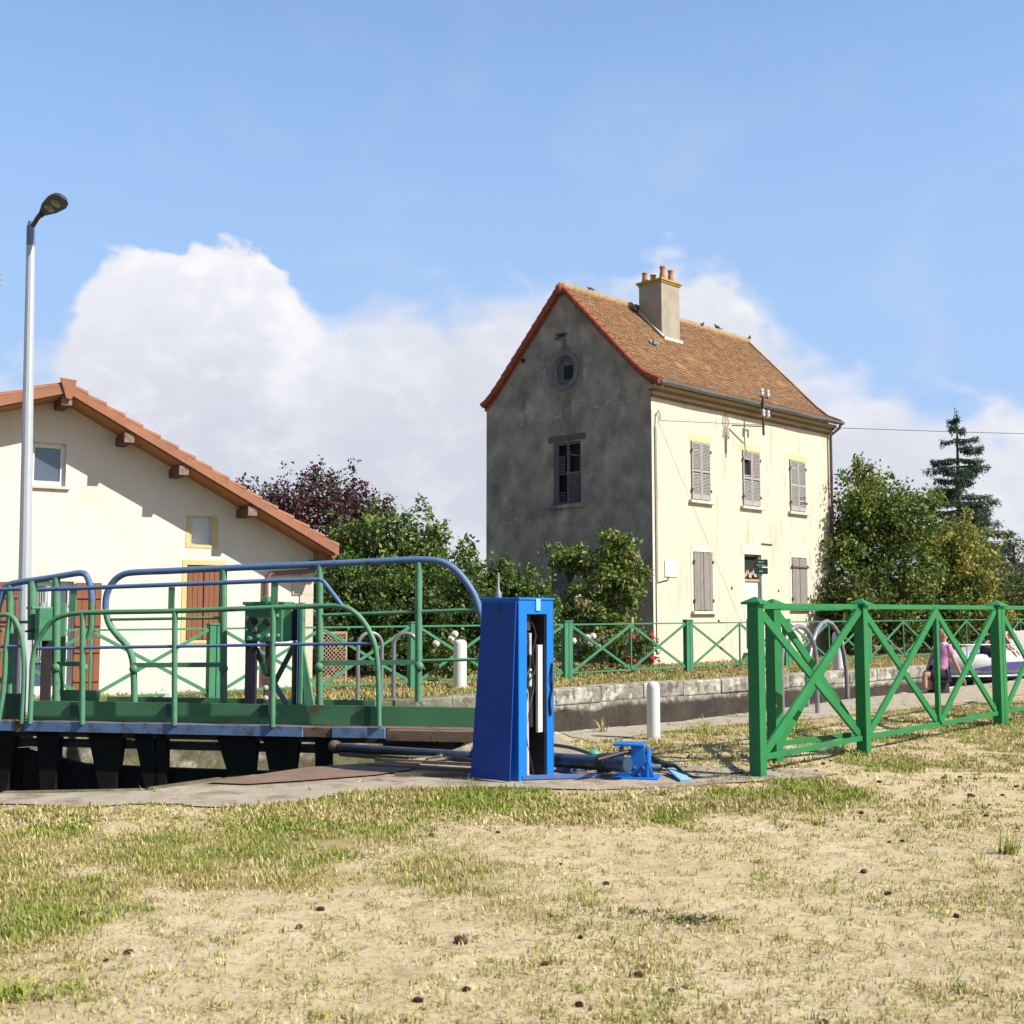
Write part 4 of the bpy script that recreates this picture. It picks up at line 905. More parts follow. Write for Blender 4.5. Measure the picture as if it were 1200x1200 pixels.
# front railing: green hoop, lower blue rail, raised blue rail
gtube([(35, 848), (37, 800), (38, 778), (42, 757), (51, 740), (64, 726), (84, 719.5), (120, 717.5), (205, 716), (320, 712), (380, 710), (396, 710), (410, 714), (424, 726), (435, 744), (441, 765), (443.5, 800), (444, 851)], .031, 'railing', deck_green, leafR)
for x, yt, yb in ((97, 719, 849), (205, 716, 850), (320, 712, 852)): gtube([(x, yt), (x - .8, yb)], .034, 'rail_post', deck_green, leafR, sm=False)
gtube([(41, 760), (205, 757.5), (320, 755.5), (437, 754)], .02, 'middle_rail', rail_blue, leafR, sm=False)
gtube([(45, 691), (205, 685), (320, 680.5), (375, 679)], .028, 'raised_rail', rail_blue, leafR, sm=False); gtube([(374.5, 679), (379, 681), (401, 710)], .026, 'raised_rail', rail_blue, leafR, sm=False)
for x, yt, yb in ((86, 691, 718), (201, 688, 716), (322, 681, 712)):
    a, b_ = FP(x, yt, -.0), FP(x, yb, 0); m = MB(); m.box((a + b_) / 2, (.075, .02, abs(a[2] - b_[2])), GD, GN); m.build('rail_bracket', deck_green, leafR)
# rear railing, one big blue hoop
gtube([(157.5, 828), (157, 795), (155, 772), (149, 757), (138, 745), (128, 731), (123.5, 714)], .042, 'rear_railing', deck_green, leafR, BD); gtube([(564, 722), (568, 745), (571, 826)], .042, 'rear_railing', deck_green, leafR, BD)
gtube([(123.5, 714), (125, 697), (132, 683), (142, 674.5), (156, 671), (200, 669), (262, 666), (330, 663), (400, 660), (470, 656.5), (498, 656), (518, 658.5), (534, 668), (547, 683), (557, 700), (564, 722)], .042, 'rear_railing', rail_blue, leafR, BD)
for x, yt, yb in ((262, 668, 830), (374.5, 662, 828), (490.5, 659, 822)): gtube([(x, yt), (x, yb)], .045, 'rail_post', deck_green, leafR, BD, sm=False)
for (a, ya, b_, yb, r_) in ((127, 726, 260, 724, .02), (375, 721, 490, 717, .022), (490, 717, 562, 714, .022), (490, 774.5, 570, 772.5, .02)): gtube([(a, ya), (b_, yb)], r_, 'middle_rail', deck_green, leafR, BD, sm=False)
for (a, ya, b_, yb) in ((157, 779.5, 262, 779), (374, 777, 491, 776), (66, 778, 98, 778)):
    A, C_ = FP(a, ya, BD - .03), FP(b_, yb, BD - .03); m = MB(); m.bar(A, C_, .02, .06); m.build('flat_rail', deck_green if a > 70 else dark_green, leafR)
    for P_ in (A, C_): 
        m = MB(); m.ell(P_ - V3(0, 0, .05), (.06, .05, .06), GD, GN); m.build('hinge_lug', deck_green, leafR, smooth=True)
# left leaf
gtube([(-60, 722), (-6, 721), (8, 720.5), (17, 726), (24, 742), (27.5, 765), (28, 800), (25.5, 848)], .031, 'railing', deck_green, leafL)
gtube([(12, 722), (9, 740), (6.5, 765), (5.5, 790), (3, 815), (-3, 850)], .031, 'railing', deck_green, leafL)
gtube([(-60, 692.5), (26, 690)], .026, 'raised_rail', rail_blue, leafL, sm=False); gtube([(-60, 760), (27, 757)], .02, 'middle_rail', rail_blue, leafL, sm=False)
gtube([(-6, 760), (-4, 722), (1, 701), (6, 690), (14, 684), (50, 678.5), (80, 673.5), (95, 671.5), (101.5, 675), (106, 688), (108, 705)], .042, 'rear_railing', rail_blue, leafL, BD); gtube([(108, 705), (107, 735), (103, 749)], .042, 'rear_railing', deck_green, leafL, BD)
for x, yt, yb in ((12, 686, 826), (38, 681, 750), (66, 677, 826)): gtube([(x, yt), (x, yb)], .05 if x != 38 else .06, 'rail_post', deck_green, leafL, BD, sm=False)
gtube([(-60, 729), (62, 729)], .02, 'middle_rail', deck_green, leafL, BD, sm=False)
gbox(-160, 20, .0, .03, .03, ZD, 'deck_edge', edge_blue, leafL); gbox(19.5, 30.5, .0, .032, .02, ZD, 'deck_edge', rust, leafL); gbox(-160, 29, .03, .80, .10, ZD - .006, 'deck', rust, leafL)
gbox(-160, 2, .235, .25, ZD, .39, 'kick_board', panel_green, leafL); gbox(4, 31, .235, .25, ZD, .47, 'kick_board', dark_green, leafL)
# brackets and gate skin below the deck, coloured and outlined as deep shade
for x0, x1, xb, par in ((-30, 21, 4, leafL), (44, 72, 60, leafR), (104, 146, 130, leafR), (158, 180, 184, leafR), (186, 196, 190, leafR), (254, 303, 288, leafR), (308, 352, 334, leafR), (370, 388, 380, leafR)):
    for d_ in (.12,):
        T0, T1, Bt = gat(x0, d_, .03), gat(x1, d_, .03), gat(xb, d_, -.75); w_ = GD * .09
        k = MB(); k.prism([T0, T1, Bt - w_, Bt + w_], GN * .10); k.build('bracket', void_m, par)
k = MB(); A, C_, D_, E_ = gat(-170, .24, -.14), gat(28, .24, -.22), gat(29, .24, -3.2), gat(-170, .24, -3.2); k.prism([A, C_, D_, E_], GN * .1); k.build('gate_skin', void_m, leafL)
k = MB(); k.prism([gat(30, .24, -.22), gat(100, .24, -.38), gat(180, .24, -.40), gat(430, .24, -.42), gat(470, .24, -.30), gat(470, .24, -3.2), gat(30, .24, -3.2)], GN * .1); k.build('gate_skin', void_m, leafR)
for a, za, b_, zb in ((30, -.14, 560, -.14),): k = MB(); k.bar(gat(a, .35, za), gat(b_, .35, zb), .3, .07); k.build('deck_frame', black_steel, leafR)
gbox(-165, 28, .2, .7, -.19, -.1, 'deck_frame', black_steel, leafL)
# control box on the right leaf
cbp = gat(320, .36, ZD); cb = root('control_box', tuple(cbp), 'green control box with knobs on dark braced legs, behind the middle of the railing', 'control box', 'control boxes on the gate')
def qbox(x0, x1, y0, y1, d0, th_, name, mat_, par, bevel=.006):   # vertical slab facing the camera on the bridge
    a, b_ = FP(x0, y1, d0), FP(x1, y0, d0); k = MB(); cc = (a + b_) / 2 + GN * th_ / 2
    k.box(cc, (np.linalg.norm((a - b_)[:2]), th_, abs(a[2] - b_[2])), GD, GN); return k.build(name, mat_, par, bevel=bevel)
body = qbox(286, 331, 708, 752, .42, .26, 'housing', box_green, cb, .012)
qbox(284, 333, 705, 709, .38, .34, 'cover', box_green, cb); qbox(331, 342, 708, 751, .47, .2, 'side_panel', deck_green, cb); qbox(342, 351, 707, 751, .50, .18, 'side_panel', black_in, cb)
qbox(349, 355, 706, 825, .42, .10, 'side_post', deck_green, cb); qbox(347.5, 349, 707, 825, .41, .10, 'side_post', M('blue_edge', (.05, .16, .40), None, 5, .5), cb)
qbox(305, 314, 699, 705, .44, .1, 'cable_gland', deck_green, cb)
for (x, y, r_, mm) in ((299, 728, .045, black_in), (314, 728, .048, black_in), (299, 738, .04, M('rusty_knob', (.16, .08, .06), None, 9, .7)), (291, 724, .03, deck_green), (293, 748, .03, deck_green), (303, 746, .028, deck_green), (315, 745, .028, galv), (326, 745, .026, deck_green), (290, 738, .025, deck_green), (325, 722, .025, deck_green), (303, 716, .02, deck_green)):
    p = FP(x, y, .42); k = MB(); k.lathe(p, [(r_, 0), (r_, .03), (r_ * .7, .045)], 12, axis=-GN); k.build('knob', mm, body, smooth=True)
for a, b_, d_, mm in ((286, 300, .42, navy_m), (341, 348, .42, black_steel), (286, 300, .66, black_steel)): qbox(a, b_, 752, 828, d_, .06, 'leg', mm, cb)
k = MB(); k.prism([FP(355, 758, .45), FP(368, 828, .45), FP(358, 828, .45), FP(353, 790, .45)], GN * .05); k.build('leg_gusset', deck_green, cb)
for a, ya, b_, yb, mm in ((300, 760, 312, 790, dark_green), (347, 752, 322, 800, dark_green), (318, 795, 336, 826, M('blue_brace', (.10, .22, .30), None, 5, .6))):
    k = MB(); k.bar(FP(a, ya, .5), FP(b_, yb, .5), .03, .06, up=GD); k.build('brace', mm, cb)
qbox(310, 318, 752, 796, .5, .05, 'spindle', iron, cb); k = qbox(308, 317, 794, 828, .48, .03, 'plate', rust, cb)
for y in (806, 818): p = FP(311.5, y, .48); m = MB(); m.lathe(p, [(.032, 0), (.03, .015), (.01, .022)], 12, axis=-GN); m.build('bolt', white_plain, k, smooth=True)
qbox(317, 325, 683, 708, .30, .04, 'mast', panel_green, cb)
# control box near the lamp post
cl_ = root('control_box', tuple(gat(60, .6, ZD)), 'green control box on a dark leg, right beside the lamp post', 'control box', 'control boxes on the gate')
def rbox(x, y0, y1, d, w_, dp, ang, name, mat_, par):
    a, b_ = FP(x, y1, d), FP(x, y0, d); X_ = V3(math.cos(ang), math.sin(ang), 0); Y_ = V3(-X_[1], X_[0], 0); k = MB()
    k.box((a + b_) / 2, (w_, dp, abs(a[2] - b_[2])), X_, Y_); return k.build(name, mat_, par, bevel=.008)
hb = rbox(51, 712, 751, .62, .17, .17, R(40), 'housing', box_green, cl_); rbox(46, 711, 714, .62, .26, .22, R(40), 'cover', box_green, cl_)
rbox(70, 707, 823, 1.0, .13, .05, R(10), 'back_plate', deck_green, cl_); rbox(68, 757, 775, .9, .2, .04, R(5), 'cross_plate', deck_green, cl_)
rbox(54, 751, 825, .72, .13, .10, R(20), 'leg', black_in, cl_); k = MB(); k.tube([FP(50, 706, .6), FP(50, 712, .6)], .05, 10); k.build('cable_gland', galv, cl_, smooth=True)
k = MB(); k.tube([FP(30, 740, .6), FP(42, 738, .6)], .015, 6); k.build('handle', black_in, cl_, smooth=True)
rbox(16, 736, 825, 1.5, .10, .06, R(10), 'dark_post', navy_m, cl_)

# ------------------------------------------------------------------ blue cabinet, hydraulic ram
f2 = V3(.58, .81, 0); f2 /= np.linalg.norm(f2); fn_ = V3(f2[1], -f2[0], 0)           # cabinet front faces right-front
c0 = G(608, 917); CW, CD, CH = .56, .42, 1.60
cabi = root('open_cabinet', tuple(c0), 'tall open bright blue steel cabinet with cables inside, beside the lock', 'cabinet')
def Cb(a, d, z): return c0 + f2 * a - fn_ * d + V3(0, 0, z)
def cbx(a0, a1, d0, d1, z0, z1, name, m_, par=None, bevel=.004):
    k = MB(); k.box(Cb((a0 + a1) / 2, (d0 + d1) / 2, (z0 + z1) / 2), (a1 - a0, d1 - d0, z1 - z0), f2, fn_); return k.build(name, m_, par or cabi, bevel=bevel)
cbx(0, .012, .0, CD, 0, CH, 'side_panel', cab_blue); cbx(CW - .012, CW, .0, CD, 0, CH, 'side_panel', cab_blue)
cbx(.012, .13, .001, .02, 0.0, CH, 'front_frame', cab_blue); cbx(CW - .11, CW - .012, .001, .02, 0.0, CH, 'front_frame', cab_blue); cbx(.13, CW - .11, .001, .02, CH - .13, CH, 'front_frame', cab_blue)
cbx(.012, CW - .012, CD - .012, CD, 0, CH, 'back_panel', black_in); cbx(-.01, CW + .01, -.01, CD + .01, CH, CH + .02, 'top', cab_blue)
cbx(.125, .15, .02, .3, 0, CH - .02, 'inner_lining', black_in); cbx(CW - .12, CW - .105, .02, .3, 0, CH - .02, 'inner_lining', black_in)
cbx(.26, .33, -.012, .001, CH - .10, CH + .012, 'name_plate', pale_blue)
k = MB(); k.tube([Cb(.10, .30, CH + .02), Cb(.10, .30, CH + .06), Cb(.10, .30, CH + .10), Cb(.10, .30, CH + .25)], [.035, .035, .014, .011], 10); k.build('stud', zinc, cabi, smooth=True)
k = MB(); k.tube([Cb(.21, .07, .03), Cb(.20, .07, .8)], .030, 10); k.build('white_pipe', M('dusty_pipe', (.50, .44, .40), (.62, .56, .50), 6, .6), cabi, smooth=True)
cbx(.365, .435, .04, .07, .40, 1.19, 'white_strip', white_paint); k = MB(); k.tube([Cb(.33, .12, .45), Cb(.32, .12, 1.18)], .04, 10); k.build('black_pipe', rubber, cabi, smooth=True)
cbx(.19, .30, .08, .12, 1.32, 1.46, 'relay', M('relay_grey', (.05, .05, .055), None, 8, .6)); cbx(.17, .27, .05, .09, 1.20, 1.24, 'relay', black_in); cbx(.24, .275, .05, .08, 1.10, 1.30, 'fitting', M('fitting_pale', (.55, .52, .48), None, 8, .6)); cbx(.24, .28, .05, .08, .82, .98, 'fitting', MATS['fitting_pale'])
for P_ in ([(.25, .06, 1.12), (.24, .05, 1.0), (.19, .05, .92), (.27, .05, .95), (.30, .05, .80), (.22, .05, .62), (.2, .05, .5)], [(.34, .05, 1.28), (.30, .06, 1.1), (.33, .06, .95), (.22, .05, .86), (.19, .05, .70)], [(.17, .05, .45), (.20, .05, .3), (.27, .05, .12), (.29, .05, .02)], [(.30, .07, 1.4), (.36, .07, 1.3), (.34, .07, 1.2)]):
    k = MB(); k.tube(cat([Cb(*p) for p in P_], 5), .011, 6); k.build('hose', rubber, cabi, smooth=True)
k = MB(); k.tube(cat([Cb(CW - .04, -.012, 1.02), Cb(CW - .07, -.02, .9), Cb(CW - .05, -.014, .8), Cb(CW - .085, -.014, .68), Cb(CW - .07, -.014, .55)], 5), .012, 6); k.build('chain', navy_m, cabi, smooth=True)
# the lid leans against the left side
bl, br2 = G(551, 913), G(597, 919); tl, tr = br2 * 0, br2 * 0
ln = br2 - bl; W_ = np.linalg.norm(ln); ln /= W_
tr = Cb(-.045, .0, CH - .02); tl = tr - ln * W_ * .86
bl[2] = br2[2] = .02; br2 = br2 + V3(0, 0, 0)
nl = np.cross(tr - br2, bl - br2); nl /= np.linalg.norm(nl); nl = nl if nl[1] < 0 else -nl
lid = root('cabinet_lid', tuple(bl), 'blue steel cover, toned down as in shade, leaning against the left side of the open cabinet', 'cover')
k = MB(); k.prism([bl, br2, tr, tl], -nl * .012); k.build('cover_sheet', lid_blue_shaded, lid, bevel=.003)
k = MB(); e_ = (tr - tl); k.prism([tl + e_ * .46 - V3(0, 0, .02) + nl * .003, tl + e_ * .58 - V3(0, 0, .02) + nl * .003, tl + e_ * .575 - V3(0, 0, .10) + nl * .003, tl + e_ * .455 - V3(0, 0, .10) + nl * .003], nl * .004); k.build('handle_slot', M('slot_dark', (.008, .03, .18), None, 6, .5), lid)
k = MB(); h_ = bl * .04 + tl * .0
for s_, t_ in ((.05, .03), (.95, .03), (.05, .97), (.95, .97)):
    p = (bl * (1 - s_) + br2 * s_) * (1 - t_) + (tl * (1 - s_) + tr * s_) * t_
    m = MB(); m.lathe(p + nl * .001, [(.010, 0), (.009, .004)], 8, axis=nl); m.build('screw', navy_m, lid)
# base frame lying around the cabinet foot
bf = root('base_frame', tuple(G(650, 912)), 'flat blue steel angle frame on the concrete to the right of the cabinet', 'frame')
for i, (a, b_) in enumerate((((612, 916), (702, 913)), ((702, 913), (708, 903)), ((652, 906), (708, 903)))):
    k = MB(); k.bar(G(*a) + V3(0, 0, .035), G(*b_) + V3(0, 0, .035), .03, .035); k.build('rail', M('faded_blue', (.07, .17, .50), (.12, .22, .5), 6, .5, c3=(.25, .2, .15), s3=5, t3=(.6, .7)), bf)
# ram
fa = G(748, 897, .15); ra = V3(-2.30, 13.85, -.08); rdv = (ra - fa) / np.linalg.norm(ra - fa)
ram = root('hydraulic_ram', tuple(G(742, 913)), 'long black and blue hydraulic ram lying behind the cabinet towards the gate', 'hydraulic ram')
def rp(t_): return fa + rdv * t_
k = MB(); k.tube([rp(.12), rp(1.75)], .068, 14); k.build('cylinder', M('ram_cylinder', (.03, .05, .09), (.05, .09, .16), 3, .35, c3=(.02, .018, .015), s3=2, t3=(.5, .6)), ram, smooth=True)
k = MB(); k.tube([rp(1.75), rp(4.6)], .034, 12); k.build('rod', M('ram_rod', (.14, .17, .26), (.07, .08, .14), 4, .3, metal=.3), ram, smooth=True)
k = MB(); k.tube([rp(1.2) + V3(0, 0, -.10), rp(4.5) + V3(0, 0, -.09)], .025, 8); k.build('guide_bar', rust, ram, smooth=True)
for t_, r_ in ((1.70, .10), (2.05, .085), (.35, .085)): k = MB(); k.tube([rp(t_), rp(t_ + .09)], r_, 14); k.build('collar', black_steel, ram, smooth=True)
k = MB(); k.ell(rp(2.0) + V3(0, 0, .08), (.12, .09, .09)); k.build('coupling', M('greasy_fitting', (.10, .11, .08), (.03, .03, .03), 14, .6), ram, smooth=True)
k = MB(); k.ell(rp(4.6), (.09, .07, .07)); k.build('end_lug', rust, ram, smooth=True)
k = MB(); k.ell(G(696, 884, .16), (.06, .05, .045)); k.build('valve', M('turquoise_valve', (.08, .42, .34), None, 9, .5), ram, smooth=True)
for P_ in ([(640, 872, .10), (668, 876, .13), (694, 884, .15)], [(640, 884, .05), (680, 889, .12), (700, 886, .16), (716, 884, .16)], [(716, 886, .16), (740, 882, .20), (765, 892, .10), (786, 901, .05), (800, 912, .02)], [(700, 890, .2), (745, 880, .24), (775, 892, .12), (800, 905, .02), (820, 912, .01), (870, 906, .01)], [(752, 888, .10), (770, 892, .14), (790, 897, .10), (806, 912, .02)], [(500, 892, .02), (530, 889, .03), (560, 893, .03), (600, 897, .02)]):
    k = MB(); k.tube(cat([G(x, y, z) for x, y, z in P_], 6), .018 if P_[0][0] != 500 else .03, 8); k.build('hose', rubber, ram, smooth=True)
for p_, q_ in (((742, 899, .05), (776, 899, .05)),): k = MB(); k.tube([G(*p_), G(*q_)], .03, 10); k.build('pipe', M('pipe_blue_grey', (.14, .22, .32), None, 8, .5), ram, smooth=True)
k = MB(); k.bar(G(788, 901, .06), G(804, 915, .02), .10, .02); k.build('pale_blue_plate', pale_blue, ram)
# foot bracket of the ram
fbk = root('ram_bracket', tuple(G(742, 913)), 'blue steel bracket bolted to the concrete, holding the end of the ram', 'bracket')
gz = G(742, 913); ux = V3(.97, -.24, 0); ux /= np.linalg.norm(ux); uy = V3(-ux[1], ux[0], 0)
def kb(a, b_, z): return gz + ux * a + uy * b_ + V3(0, 0, z)
k = MB(); k.prism([kb(-.02, 0, .0), kb(.13, 0, .0), kb(.10, 0, .29), kb(-.02, 0, .29)], uy * .03); k.build('front_plate', cab_blue, fbk, bevel=.004)
k = MB(); k.box(kb(-.04, .09, .30), (.28, .22, .02), ux, uy); k.build('top_plate', cab_blue, fbk, bevel=.004)
for a in (-.13, .12): k = MB(); k.prism([kb(a, -.03, .0), kb(a, .2, .0), kb(a, .2, .27), kb(a, .02, .27)], ux * .02); k.build('side_gusset', cab_blue, fbk, bevel=.003)
k = MB(); k.prism([kb(.13, -.005, 0), kb(.20, -.005, 0), kb(.13, -.005, .17)], uy * .03); k.build('side_gusset', cab_blue, fbk); k = MB(); k.prism([kb(-.03, -.03, 0), kb(-.16, -.03, 0), kb(-.03, -.03, .20)], uy * .03); k.build('side_gusset', cab_blue, fbk)
k = MB(); k.box(kb(.02, .06, .012), (.42, .30, .02), ux, uy); k.build('base_plate', cab_blue, fbk, bevel=.004)
for a, z in ((.01, .10), (.09, .10), (.05, .04)): k = MB(); k.lathe(kb(a, -.001, z), [(.022, 0), (.022, .02), (.01, .03)], 8, axis=-uy); k.build('bolt', M('bolt_dark', (.03, .08, .25), None, 8, .5), fbk)
# rails let into the concrete beside the cabinet
for i, (a, b_, lb_) in enumerate((((440, 893), (556, 899), 'rusty rail in the concrete left of the cabinet, the one nearest the ram'), ((430, 900), (552, 906), 'rusty rail in the concrete left of the cabinet, middle one'), ((462, 911), (548, 911), 'rusty rail in the concrete left of the cabinet, nearest the grass'))):
    k = MB(); k.bar(G(*a) + V3(0, 0, .025), G(*b_) + V3(0, 0, .025), .035, .03); o = k.build('ground_rail', rust); tag(o, lb_, 'rail', 'rails in the concrete')

# ------------------------------------------------------------------ fences
def fence(name, posts, hgt, pw, mat_, label, zt, zb, bw, group=None, double=(), bays=None, cap='pyramid', capk=1.7, skip=()):
    rt = root(name, (posts[0][0], posts[0][1], 0), label, 'fence', group); P = [V3(p[0], p[1], 0) for p in posts]
    for i, p in enumerate(P):
        d = (P[min(i + 1, len(P) - 1)] - P[max(i - 1, 0)]); d /= np.linalg.norm(d); s_ = V3(d[1], -d[0], 0); dbl = i in double
        if i in skip: continue
        k = MB(); hp = hgt - (.07 if cap == 'pyramid' else .03); 
        for o_ in ((-.5 * pw - .008, .5 * pw + .008) if dbl else (0,)): k.box(p + d * o_ + V3(0, 0, hp / 2 - .1), (pw, pw, hp + .2), d, s_)
        po = k.build('post', mat_, rt, bevel=.004); m = MB(); wx = pw * capk + (pw if dbl else 0)
        if cap == 'pyramid': m.box(p + V3(0, 0, hp + .01), (wx, pw * capk, .02), d, s_); m.box(p + V3(0, 0, hp + .045), (wx, pw * capk, .05), d, s_, taper=.12)
        else: m.box(p + V3(0, 0, hp + .015), (wx, pw * capk, .03), d, s_)
        m.build('cap', mat_, po, bevel=.003)
    for i in range(len(P) - 1):
        a, b_ = P[i], P[i + 1]; L_ = np.linalg.norm(b_ - a); d = (b_ - a) / L_; s_ = V3(d[1], -d[0], 0)
        e0 = pw * (1.1 if i in double else .5); e1 = pw * (1.1 if i + 1 in double else .5); A, C_ = a + d * e0, b_ - d * e1; nb = bays[i] if bays else 2
        for z_ in (zt, zb):
            k = MB(); k.bar(A + V3(0, 0, z_), C_ + V3(0, 0, z_), .035, bw * .62); k.build('top_rail' if z_ == zt else 'bottom_rail', mat_, rt, bevel=.003)
        for j in range(nb):
            q0, q1 = A + (C_ - A) * j / nb, A + (C_ - A) * (j + 1) / nb; zl, zh = zb + bw * .3, zt - bw * .3
            for u_, w_, o_ in ((zl, zh, .020), (zh, zl, -.014)):
                k = MB(); k.bar(q0 + V3(0, 0, u_) + s_ * o_, q1 + V3(0, 0, w_) + s_ * o_, .03, bw); k.build('brace', mat_, rt, bevel=.003)
            if j: k = MB(); k.box(q0 + V3(0, 0, (zl + zh) / 2), (bw * .75, bw * .6, zh - zl), d, s_); k.build('upright', mat_, rt, bevel=.003)
    return rt
nfd = np.array([2.70, 3.03]) 
fence('near_fence', [(2.24, 10.64), (3.72, 12.34), (6.44, 15.35), (9.18, 18.42)], 1.63, .115, near_green, 'bright green wooden cross braced fence with pyramid post caps, on the grass in front', 1.545, .165, .085, double=(2, 3), bays=[1, 2, 2])
fence('near_fence', [(2.62, 11.62), (3.78, 12.62)], 1.62, .115, near_green, 'short bright green fence panel directly behind the end of the front fence', 1.53, .18, .085, bays=[1], skip=(1,))
fs_ = np.array([3.14, 2.98]); fo = np.array([1.22, 25.7])
fence('far_fence', [tuple(fo + fs_ * i) for i in range(-4, 8)], 1.29, .12, far_green, 'long weathered green cross braced fence along the far bank, in front of the houses', 1.20, .13, .055, double=range(12), cap='flat', capk=1.25)
# ------------------------------------------------------------------ bollards, hoops, lamp, sign
def bollard(x, y, lab, r_=.078, h_=.66):
    p = G(x, y); rt = MB(); rt.lathe(p - V3(0, 0, .05), [(r_, 0), (r_, h_ - .02), (r_ * .93, h_ + .02), (r_ * .75, h_ + .045), (r_ * .4, h_ + .06)], 20)
    o = rt.build('bollard', white_paint, None, smooth=True); tag(o, lab, 'bollard', 'white bollards beside the lock'); return o
bollard(766, 866, 'white painted bollard on the near bank, between the cabinet and the front fence'); bollard(539, 806, 'white painted bollard on the far bank, left of the blue cabinet', .13, .93); bollard(983, 785, 'small white bollard on the far bank, seen through the front fence', .14, .95)
def hoop(a, b_, za, lab, r_=.025, mat_=pipe_grey, round_=.9):
    a, b_ = V3(a[0], a[1], 0), V3(b_[0], b_[1], 0); L_ = np.linalg.norm(b_ - a); P_ = [a - V3(0, 0, .05), a + V3(0, 0, za - L_ * .5)]
    for k_ in range(1, 12):
        t_ = math.pi * k_ / 12; P_.append((a + b_) / 2 - (b_ - a) / 2 * math.cos(t_) + V3(0, 0, za - L_ * .5 + L_ * .5 * math.sin(t_)))
    P_ += [b_ + V3(0, 0, za - L_ * .5), b_ - V3(0, 0, .05)]; m = MB(); m.tube(P_, r_, 10); o = m.build('ladder_hoop', mat_, None, smooth=True); tag(o, lab, 'handrail hoop', 'grey hoops at the lock ladders')
ga = lambda x, y: tuple(G(x, y)[:2])
hoop(ga(917, 842), ga(958, 836), 1.28, 'grey tube hoop on the near lock edge, left one seen through the front fence', .034)
hoop(ga(946, 829), ga(993, 818), 1.33, 'grey tube hoop on the near lock edge, right one seen through the front fence', .038)
hoop(ga(419, 823), ga(447, 822), 1.14, 'grey tube hoop on the far bank, seen through the curved end of the gate railing', .032)
hoop(ga(461, 820), ga(489, 820), 1.12, 'grey tube hoop on the far bank, just left of the tall green rail post', .036)
lp = V3(-7.14, 17.0, 0); lt = onp(36.5, 262, lp, V3(1, 0, 0)); lamp = root('street_lamp', tuple(lp), 'tall grey street lamp with dark lamp head, in front of the cream building', 'street lamp')
k = MB(); k.tube([lp - V3(0, 0, .1), lp + (lt - lp) * .955], [.103, .062], 12); k.build('pole', pole_grey, lamp)
k = MB(); k.tube([lp + (lt - lp) * .953, lp + (lt - lp) * .995], [.065, .062], 12); k.tube([lp + (lt - lp) * .99, lt + V3(0, 0, .03)], [.05, .045], 10); k.build('collar', pole_blue, lamp)
e0 = onp(40, 262, lp - V3(0, .05, 0), V3(1, 0, 0)); ax_ = onp(37, 267, lp, V3(1, 0, 0)); hd0 = onp(45, 254, lp - V3(0, .10, 0), V3(1, 0, 0)); tipl = onp(75, 231, lp - V3(0, .55, 0), V3(1, 0, 0))
k = MB(); k.tube([ax_, e0, hd0, hd0 + (tipl - hd0) * .12], [.035, .034, .036, .045], 8); k.build('arm', lamp_dark, lamp, smooth=True)
hx = (tipl - hd0); HLn = np.linalg.norm(hx); hx /= HLn; hy = np.cross(hx, V3(-.2, .75, 1)); hy /= np.linalg.norm(hy); hz_ = np.cross(hy, hx); hz_ = hz_ if hz_[2] > 0 else -hz_
hd0 = hd0 + hx * HLn * .06; HLn *= .90; k = MB(); outl = [(0, .035), (.12, .06), (.40, .125), (.75, .155), (.93, .125), (1, .06)]; top_, bot_ = [], []
ring = [(a, b_) for a, b_ in outl] + [(a, -b_) for a, b_ in outl[::-1]]
k.add([hd0 + hx * a * HLn + hy * b_ + hz_ * 0 for a, b_ in ring] + [hd0 + hx * (a * .9 + .05) * HLn + hy * b_ * .75 + hz_ * .06 for a, b_ in ring], [tuple(range(12)), tuple(range(23, 11, -1))] + [(i, 12 + i, 12 + (i + 1) % 12, (i + 1) % 12) for i in range(12)])
hd_ = k.build('lamp_head', lamp_dark, lamp, bevel=.01)
k = MB(); k.add([hd0 + hx * (a * .92 + .04) * HLn + hy * b_ * .8 + hz_ * .062 for a, b_ in ring] + [hd0 + hx * (a * .8 + .1) * HLn + hy * b_ * .5 + hz_ * .09 for a, b_ in ring], [tuple(range(12)), tuple(range(23, 11, -1))] + [(i, 12 + i, 12 + (i + 1) % 12, (i + 1) % 12) for i in range(12)]); k.build('lamp_cover', galv, hd_)
for a in (.42, .70): k = MB(); k.lathe(hd0 + hx * a * HLn - hz_ * .002, [(.08, 0), (.07, .015), (.03, .02)], 14, axis=-hz_); k.build('lamp_glass', glass_dark, hd_, smooth=True)
sp_ = V3(6.30, 29.2, 0); sg = root('direction_sign', tuple(sp_), 'small dark green two plate sign on a grey pole in front of the house door', 'sign')
k = MB(); k.tube([sp_, sp_ + V3(0, 0, 2.78)], .04, 10); k.build('pole', pole_grey, sg, smooth=True)
for z0, z1, rows in ((2.62, 2.80, ((.735, .16, .020), (.655, .22, .018))), (2.43, 2.59, ((.50, .10, .030),))):
    k = MB(); k.box(sp_ + V3(0, -.05, (z0 + z1) / 2), (.34, .012, z1 - z0)); pl_ = k.build('plate', sign_g, sg, bevel=.004)
    for zc, w_, h_ in rows:
        k = MB()
        n_ = int(w_ / .03)
        for i in range(n_): k.box(sp_ + V3(-w_ / 2 + .03 * (i + .5), -.0575, 2 + zc), (.02, .003, h_))
        k.build('lettering', white_plain, pl_)
# overhead cable
A_ = H(.36, -.05, 6.95); E_ = V3(26.5, 34.0, 6.6); P_ = [A_ + (E_ - A_) * t_ + V3(0, 0, -.12 * 4 * t_ * (1 - t_)) for t_ in np.linspace(0, 1, 24)]
k = MB(); k.tube(P_, .009, 6); tag(k.build('overhead_cable', cable_m, None, smooth=True), 'thin dark overhead cable running from the house corner to the right', 'cable')
